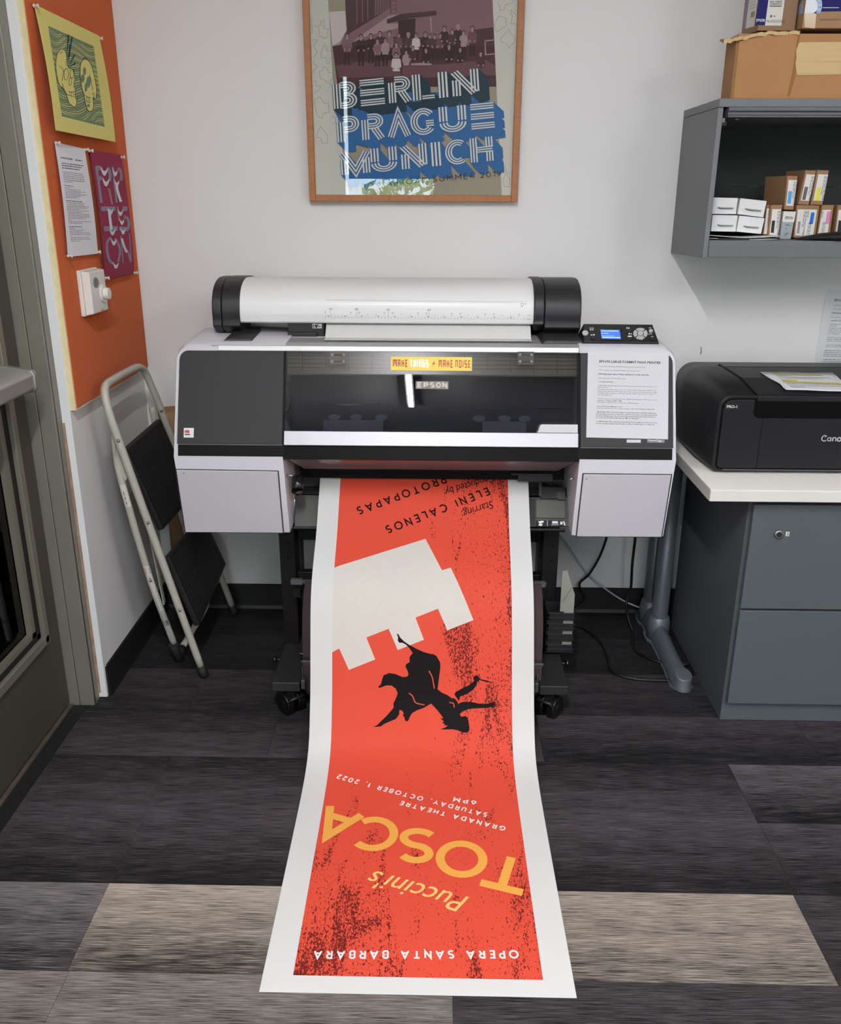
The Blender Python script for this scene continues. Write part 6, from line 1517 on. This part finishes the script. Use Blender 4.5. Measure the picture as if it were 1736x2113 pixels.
cp = thing('photo_printer', 'black desktop photo printer on the white desk', 'printer', (1.09, 2.58, DZ))
cb = M('printer_satin_black', '#1a1b1d', .42, spec=.3, bump=(900, .05)); cb2 = M('printer_dark_face', '#17181b', .45, spec=.3, bump=(900, .05)); gro = M('groove_black', '#030303', .6, spec=.1)
PX0, PX1, PF, PB = .752, 1.432, 2.357, 2.80
def rr_ring(y, x0, x1, z0, z1, r, rb=None):
    rb = r if rb is None else rb
    pts = []
    for cx, cz, a0, rad in ((x1-r, z1-r, 0, r), (x0+r, z1-r, 90, r), (x0+rb, z0+rb, 180, rb), (x1-rb, z0+rb, 270, rb)):
        pts += [(cx+rad*math.cos(math.radians(a0+90*i/6)), y, cz+rad*math.sin(math.radians(a0+90*i/6))) for i in range(7)]
    return pts
z0 = DZ+.006
MB().loft([rr_ring(PF, PX0+.003, PX1-.003, z0+.002, .9455, .036, .014), rr_ring(PF+.006, PX0, PX1, z0, .949, .037, .015), rr_ring(2.50, PX0-.012, PX1+.012, z0, .966, .046, .018), rr_ring(2.66, PX0-.012, PX1+.012, z0, .968, .05, .018), rr_ring(PB-.02, PX0-.006, PX1+.006, z0+.002, .962, .05, .02), rr_ring(PB, PX0+.01, PX1-.01, z0+.02, .94, .04, .02)], True, True).build('printer_shell', cb, cp)
MB().box(PX0+.03, PX1-.03, PF+.03, PB-.03, DZ+.0005, z0+.003).build('printer_feet', bk_, cp)
# groove and inset front face
def face(y, grow, z1n=.9445): return rr_ring(y, PX0+.0135-grow, PX1-.0135+grow, z0+.010-grow, .9365+grow, .026+grow, .012+grow)
MB().loft([face(PF-.0004, .004), face(PF+.01, .004)]).build('face_groove', gro, cp)
fp = [(p[0], p[2]) for p in face(0, 0)]
# front face with a notch for the output opening
xn, zn = .8475, .8985
left = [(PX0+.0135, z0+.022)]
poly = []
fpts = [p for p in fp if not (p[1] > zn+.004 and p[0] > xn)]
order = sorted(fp, key=lambda p: 0)
cx_, cz_ = PX0+.0135+.026, .9365-.026
poly = [(xn, .9365), (cx_, .9365)]+[(cx_+.026*math.cos(math.radians(a)), cz_+.026*math.sin(math.radians(a))) for a in (110, 130, 150, 170, 180)]
poly += [(PX0+.0135, z0+.022)]+[(PX0+.0135+.012+.012*math.cos(math.radians(a)), z0+.022+.012*math.sin(math.radians(a))) for a in (200, 225, 250, 270)]
poly += [(PX1-.0255, z0+.010), (PX1-.0135, z0+.022), (PX1-.0135, zn-.012), (xn+.012, zn-.012), (xn+.004, zn-.008), (xn, zn)]
MB().loft([[(x, PF-.004, z) for x, z in poly], [(x, PF+.004, z) for x, z in poly]]).build('front_face', cb2, cp, bevel=.002)
MB().slab([(xn+.003, PF+.001, zn-.011), (PX1-.02, PF+.001, zn-.011), (PX1-.02, PF+.001, .944), (xn+.003, PF+.001, .944)], (0, -1, 0), -.004, .0005).build('output_opening', M('opening_black', '#060607', .4, spec=.2), cp)
MB().box(xn+.006, PX1-.02, PF-.0035, PF+.02, .932, .9475).build('lid_front_edge', cb, cp, bevel=.0025)
sm = [at_y(1575, 858, PF-.0042), at_y(1559, 975, PF-.0042)]
MB().slab([sm[0], sm[0]+(.0011, 0, 0), sm[1]+(.0011, 0, 0), sm[1]], (0, -1, 0), -.0005, .0003).build('panel_seam', gro, cp)
MB().box(PX0+.03, PX1-.03, PF-.005, PF, z0+.004, z0+.0075).build('base_highlight', M('base_highlight_grey', '#4a4a4d', .3), cp, bevel=.001)  # lighter strip paints a highlight along the base
# lid on top with seams
def top_z(y): return .949+(.966-.949)*(y-PF-.006)/(2.50-PF-.006) if y < 2.5 else .967
MB().slab([(.853, PF+.008, top_z(PF+.008)), (1.40, PF+.008, top_z(PF+.008)), (1.40, 2.50, .9665), (1.40, 2.66, .9685), (.853, 2.66, .9685), (.853, 2.50, .9665)], (0, 0, 1), -.002, .0014).build('lid', cb, cp)
MB().slab([(.8465, PF+.002, top_z(PF+.002)), (.8525, PF+.002, top_z(PF+.002)), (.8525, 2.50, .9665), (.8525, 2.70, .969), (.8465, 2.70, .969), (.8465, 2.50, .9665)], (0, 0, 1), -.003, .0006).build('lid_seam', gro, cp)
MB().box(.853, 1.40, 2.655, 2.658, .967, .9704).build('lid_seam', gro, cp)
a, b = at_y(1496.5, 832, PF-.0048), at_y(1524.5, 846, PF-.0048)
bd = MB().box(a[0], b[0], PF-.0052, PF-.0038, b[2], a[2]).build('model_badge', bk_, cp, bevel=.0006)
mb = MB(); put_text(mb, 'PRO-1', Frame((a[0], PF-.0056, b[2]), (1, 0, 0), (0, 0, 1)), (b[0]-a[0])/2, (a[2]-b[2])*.30, (a[2]-b[2])*.42, 'c', bold=.006, width=(b[0]-a[0])*.72); mb.build('badge_lettering', M('plate_white', '#e2e2e2', .5), bd)
# maker lettering: heavy roman caps and lower case built from strokes
a, b = at_y(1695, 910.3, PF-.0046), at_y(1748.5, 911, PF-.0046)
f = Frame((a[0], PF-.0046, a[2]), (1, 0, 0), (0, 0, 1)); W = b[0]-a[0]; mb = MB()
def cs(pts, w):
    for q in strips(pts, w): mb.add([f(*p) for p in q], [(0, 1, 2, 3)])
k = W/5.0; h = k*.84
cs(arc(k*.55, h*.68, k*.50, h*.66, 40, 320, 20), k*.20); cs([(k*.86, h*1.32), (k*.62, h*.95)], k*.14)
def low_n(x): cs([(x, 0), (x, h*.92)], k*.24); cs([(x+k*.08, h*.72)]+arc(x+k*.36, h*.58, k*.24, h*.30, 120, 0, 6)+[(x+k*.60, 0)], k*.2)
cs(arc(k*1.48, h*.46, k*.30, h*.40, 20, 340, 14), k*.18); cs([(k*1.80, h*.9), (k*1.80, 0)], k*.22)
low_n(k*2.18); cs(arc(k*3.42, h*.46, k*.34, h*.42, 0, 360, 18), k*.24); low_n(k*4.10)
mb.build('maker_lettering', M('silver_lettering', '#c4c4c4', .3, .4), cp)
# sheet with yellow highlights lying on the small printer
def zc7(x, y): return (1330+x/4.2266, 560+y/4.2266)
def topsurf(px, py): 
    z = .966
    for _ in range(4): p = at_z(px, py, z); z = top_z(p[1])+.0036
    return at_z(px, py, z)
edge = [(1005, 876), (1050, 905), (1100, 935), (1150, 960), (1185, 980), (1215, 1015), (1240, 1032)]
rgt_e = [(1640, 884), (1680, 915), (1720, 955), (1745, 990), (1770, 1010), (1795, 1040), (1800, 1050)]
vs = []
for (l, r) in zip(edge, rgt_e):
    for i in range(7):
        u = i/6; p = topsurf(*zc7(l[0]+(r[0]-l[0])*u, l[1]+(r[1]-l[1])*u)); vs.append(tuple(p+(0, 0, .0008*math.sin(u*5)**2)))
fs = [(j*7+i, j*7+i+1, (j+1)*7+i+1, (j+1)*7+i) for j in range(6) for i in range(6)]
hs_ = MB().add(vs, fs, True).build('highlighted_sheet', M('white_paper_bright', '#d9dadb', .7), None, smooth=True, solid=.0003)
tag(hs_, 'white sheet with yellow highlighted lines lying on the black photo printer', 'paper')
def hq(pts, lift): return [tuple(topsurf(*zc7(*p))+(0, 0, lift)) for p in pts]
mb = MB()
for pts in ([(1112, 893), (1555, 904), (1560, 913), (1130, 904)], [(1195, 948), (1330, 950), (1335, 964), (1205, 964)], [(1205, 965), (1600, 970), (1740, 980), (1755, 994), (1240, 990)]):
    mb.add(hq(pts, .0016), [(0, 1, 2, 3)])
mb.build('highlighter_band', M('highlighter_yellow', '#d8cf3f', .6), hs_)
mb = MB(); r5 = random.Random(2)
for (x0, y0, x1, y1, hh) in ((1105, 886, 1320, 890, 3), (1120, 897, 1550, 907, 3), (1150, 911, 1300, 913, 3), (1165, 925, 1620, 932, 3), (1180, 937, 1560, 941, 3), (1210, 955, 1320, 957, 3), (1215, 974, 1700, 980, 4), (1240, 985, 1735, 990, 4), (1270, 1000, 1740, 1004, 4), (1282, 1012, 1400, 1014, 4)):
    t_ = x0
    while t_ < x1:
        w_ = min(r5.uniform(8, 26), x1-t_); yy = y0+(y1-y0)*(t_-x0)/(x1-x0)
        mb.add(hq([(t_, yy), (t_+w_, yy), (t_+w_, yy+hh), (t_, yy+hh)], .0022), [(0, 1, 2, 3)]); t_ += w_+5
mb.build('typed_lines', M('pale_type', '#a7a7a9', .8), hs_)
# sheet taped to the wall under the cabinet
tl_, bl_ = at_y(1706.5, 598, WALLY-.003), at_y(1675.5, 763, WALLY-.003)
wc2 = [np.array([1.2585, WALLY-.0015, 1.1630]), np.array([1.4745, WALLY-.0015, 1.1620]), np.array([1.4745, WALLY-.0015, .8830]), np.array([1.2545, WALLY-.0015, .8840])]
wsn = MB().add([tuple(p) for p in wc2], [(3, 2, 1, 0)]).build('wall_notice', M('wall_notice_paper', '#cfd3d2', .8), None, solid=.0003)
tag(wsn, 'white instruction sheet taped on the wall below the grey cabinet', 'notice')
notice_text(wsn, wc2, np.array([0, -.0005, 0]), [r_ for r_ in NOTICE])
mb = MB(); put_text(mb, 'NOT ALL', Frame((1.282, WALLY-.0021, .905), (1, 0, .02), (0, 0, 1)), 0, 0, .009, shear=.2, width=.052); mb.build('pencil_note', M('pencil', '#9a9c9c', .8), wsn)
# ================================================================== FOLDED STEP STOOL LEANING ON THE LEFT WALL
ssm = M('stool_frame_enamel', '#aeaca0', .35, spec=.45)
sbk = M('stool_tread_black', '#141413', .6, bump=(400, .2)); rub = M('rubber_foot', '#101010', .7)
riv = M('rivet_steel', '#a9a8a4', .3, .9)
st_ = thing('step_stool', 'folded two step stool with pale frame leaning on the left wall', 'step stool', (-.80, 2.70, 0))
def fx(z): return -.735-.212*z                     # plane of the front frame
def fp_(y, z, off=0.0): return (fx(z)+off, y, z)
R_ = .0115
fpath = [fp_(2.482, .03), fp_(2.464, .25), fp_(2.443, .54), fp_(2.427, .79), fp_(2.424, .86), fp_(2.434, .915), fp_(2.462, .940), fp_(2.53, .944), fp_(2.66, .944), fp_(2.745, .940), fp_(2.790, .918), fp_(2.812, .86), fp_(2.829, .785), fp_(2.866, .54), fp_(2.895, .25), fp_(2.928, .03)]
MB().tube(spline(fpath, 5), R_, 14).build('front_frame', ssm, st_)
for y in (2.4832, 2.9295):
    MB().tube([fp_(y, .040), fp_(y+(.001 if y < 2.6 else .002), .012), fp_(y+(.0016 if y < 2.6 else .003), .0006)], [.0142, .0148, .0140], 14).build('rubber_foot', rub, st_)
def rx(z): return -.841-.110*z
rpath = [(-.9235, 2.458, .80), (-.9225, 2.452, .745), (rx(.65), 2.446, .65), (rx(.33), 2.492, .33), (rx(.05), 2.570, .055)]
MB().tube(spline(rpath, 6), .0105, 14).build('rear_leg', ssm, st_)
rpath2 = [(-.9235, 2.808, .80), (-.912, 2.810, .70), (-.870, 2.825, .45), (-.828, 2.850, .20), (-.815, 2.857, .125), (-.812, 2.850, .085), (-.816, 2.80, .066), (-.838, 2.62, .034)]
MB().tube(spline(rpath2, 6), .0105, 14).build('rear_leg', ssm, st_)
MB().tube([(-.851, 2.556, .075), (-.846, 2.574, .035), (-.842, 2.586, .0006)], [.0135, .0150, .0165], 12).tube([(-.843, 2.578, .03), (-.842, 2.628, .024)], .0148, 12).build('rubber_foot', rub, st_)
# flat hinge plates near the top
for s, y in ((1, 2.447), (1, 2.806)):
    pts = [(fx(.80)-.012, y, .812), (fx(.80)-.012, y+.012, .775), (fx(.68)-.010, y+.006, .690), (fx(.68)-.022, y-.006, .665), (fx(.74)-.030, y-.014, .73)]
    MB().slab(pts, (.3, -.9, .1), -.002, .002).build('hinge_plate', ssm, st_)
def rivet(y, z, r=.0062, off=R_):
    p = np.array(fp_(y, z))+np.array((.36, -.93, 0))*off; MB().ball(tuple(p), r, 10, (.8, .6, 1)).build('rivet', riv, st_)
for y, z in ((2.464, .247), (2.443, .540), (2.4255, .793), (2.829, .785)): rivet(y, z)
MB().ball((rx(.333)+.0040, 2.4815, .333), .006, 10, (.8, .6, 1)).build('rivet', riv, st_)
# link bars between the frames
MB().slab([(fx(.56)-.013, 2.470, .565), (fx(.56)-.013, 2.484, .562), (rx(.24)+.012, 2.540, .235), (rx(.24)+.012, 2.524, .230)], (.9, .2, 0), -.0015, .0015).build('link_bar', ssm, st_)
MB().slab([(fx(.64)-.016, 2.476, .640), (fx(.64)-.016, 2.490, .640), (fx(.20)-.02, 2.530, .20), (fx(.20)-.02, 2.515, .20)], (.9, .2, 0), -.0015, .0015).build('link_bar', ssm, st_)
MB().cyl((fx(.56)-.02, 2.462, .562), (fx(.56)-.02, 2.52, .575), .006, 10).build('link_pin', ssm, st_)
# two black treads with ribs
def tread(c, name):
    c = [np.array(p) for p in c]; n = np.cross(c[1]-c[0], c[3]-c[0]); n /= np.linalg.norm(n)
    if n[0] < 0: n = -n
    o = MB().slab(c, n, -.022, -.002).build(name, sbk, st_, bevel=.006)
    mb = MB()
    for i in range(17):
        u0, u1 = .05+.9*i/17, .05+.9*(i+.5)/17
        mb.slab([bil(c, u0, .06), bil(c, u1, .06), bil(c, u1, .94), bil(c, u0, .94)], n, -.003, .0006)
    stuff(mb.build('tread_rib', sbk, o))
tread([fp_(2.457, .759, .004), fp_(2.800, .765, .004), fp_(2.842, .490, .022), fp_(2.490, .497, .022)], 'upper_tread')
tread([fp_(2.478, .415, .016), fp_(2.885, .400, .016), fp_(2.915, .205, .034), fp_(2.50, .172, .034)], 'lower_tread')
# stickers on the rear leg
PZ, PYY = zip(*sorted((p[2], p[1]) for p in spline(rpath, 6)))
def leg_lab(z0, z1, mat, name, parts=()):
    ys = lambda z: np.interp(z, PZ, PYY)
    def pt(u, v, l=0):
        z = z0+(z1-z0)*v; th = (2*u-1)*.85; R1 = .0109+l
        return np.array((rx(z), ys(z), z))+R1*(math.cos(th)*np.array((.36, -.93, 0))+math.sin(th)*np.array((.93, .36, 0)))
    o = MB().loft([[tuple(pt(u, v)) for u in (0, .25, .5, .75, 1)] for v in [k/8 for k in range(9)]], caps=False, smooth=True, closed=False).build(name, mat, st_)
    for (pts, m, nm) in parts: MB().add([tuple(pt(u, v, .0004)) for u, v in pts], [tuple(range(len(pts)))]).build(nm, m, o)
wlab = M('label_white', '#c9c7c0', .6); rlab = M('label_red', '#b3352c', .6); blab = M('black_type', '#26262a', .7)
leg_lab(.585, .655, wlab, 'maker_sticker', [([(.3, .1+.22*i), (.4, .1+.22*i), (.4, .25+.22*i), (.3, .25+.22*i)], blab, 'sticker_print') for i in range(3)])
wp_ = [([(.15, .83), (.85, .83), (.85, .96), (.15, .96)], rlab, 'warning_red'), ([(.2, .60), (.8, .60), (.5, .78)], blab, 'warning_triangle'), ([(.08, .44), (.92, .44), (.92, .47), (.08, .47)], rlab, 'warning_rule')]
wp_ += [([(.15, .06+.055*i), (.85, .06+.055*i), (.85, .09+.055*i), (.15, .09+.055*i)], blab, 'warning_line') for i in range(6)]
leg_lab(.215, .385, wlab, 'warning_sticker', wp_)
leg_lab(.155, .175, M('label_dark', '#2d3748', .6), 'small_sticker')
leg_lab(.085, .150, wlab, 'paper_remnant')
# ================================================================== CARDBOARD TUBE AND CABLES
tb_ = thing('cardboard_tube', 'brown cardboard mailing tube standing in the corner behind the step stool', 'tube', (-.895, 2.905, 0))
n = 28; ro, ri, cx, cy, h = .046, .041, -.893, 2.915, .768
cyr = lambda r, z: [(cx+r*math.cos(2*PI*k/n), cy+r*math.sin(2*PI*k/n), z) for k in range(n)]
MB().loft([cyr(ri, .01), cyr(ri, h), cyr(ro, h), cyr(ro, .0006), cyr(ri, .01)], caps=False, smooth=True).build('tube_wall', M('tube_kraft', '#94714c', .8, noise=(8, .08)), tb_)
def cable(name, pts, r, mat, label, grp=None):
    o = MB().tube(spline(pts, 8), r, 10).build(name, mat, None); tag(o, label, 'cable', grp); return o
bc_ = M('black_cable', '#0d0d0e', .45)
cable('power_cord', [tuple(at_y(1252, 1095, 2.90)), tuple(at_y(1251, 1112, 2.90)), tuple(at_y(1237, 1150, 2.93)), tuple(at_y(1216, 1185, 2.955)), tuple(at_y(1196, 1206, 2.965)), (.545, 2.968, .06), (.50, 2.965, .006)], .0042, bc_, 'black cord dropping from the large printer to the baseboard, left of two')
fl = lambda px, py: tuple(at_z(px, py, .0052))
cable('power_cord', [tuple(at_y(1311, 1098, 2.86)), tuple(at_y(1311, 1112, 2.86)), tuple(at_y(1305, 1165, 2.875)), tuple(at_y(1302, 1215, 2.885)), tuple(at_y(1293, 1245, 2.88)), tuple(at_y(1297, 1275, 2.84)), fl(1306, 1305), fl(1308, 1335), fl(1325, 1352), fl(1372, 1369), (.83, 2.59, .0052)], .0048, bc_, 'black cord hanging from the large printer and running behind the desk foot')
cable('power_cord', [fl(1168, 1291), fl(1190, 1291), fl(1215, 1303), fl(1240, 1325), fl(1255, 1355), fl(1260, 1380), fl(1278, 1393), fl(1320, 1402), fl(1390, 1405), (.81, 2.47, .0052)], .005, bc_, 'black cord snaking across the floor from the black bin to the desk foot')
cable('data_cable', [tuple(at_y(1150, 1095, 2.972)), tuple(at_y(1168, 1120, 2.975)), tuple(at_y(1214, 1184, 2.975)), tuple(at_y(1255, 1219, 2.965)), tuple(at_y(1290, 1241, 2.96)), tuple(at_y(1328, 1257, 2.955)), (.79, 2.95, .012)], .0032, M('white_cable', '#b8b9c0', .5), 'white cable sagging along the baseboard between printer stand and desk leg')
mk = M('scuff_dark', '#6a6662', .8)
o = MB().tube([tuple(at_y(1447, 716, WALLY-.001)), tuple(at_y(1447.5, 725, WALLY-.002)), tuple(at_y(1446, 731, WALLY-.001))], .0012, 6).build('wall_nail', mk, None); tag(o, 'small dark nail in the wall above the black photo printer', 'nail')
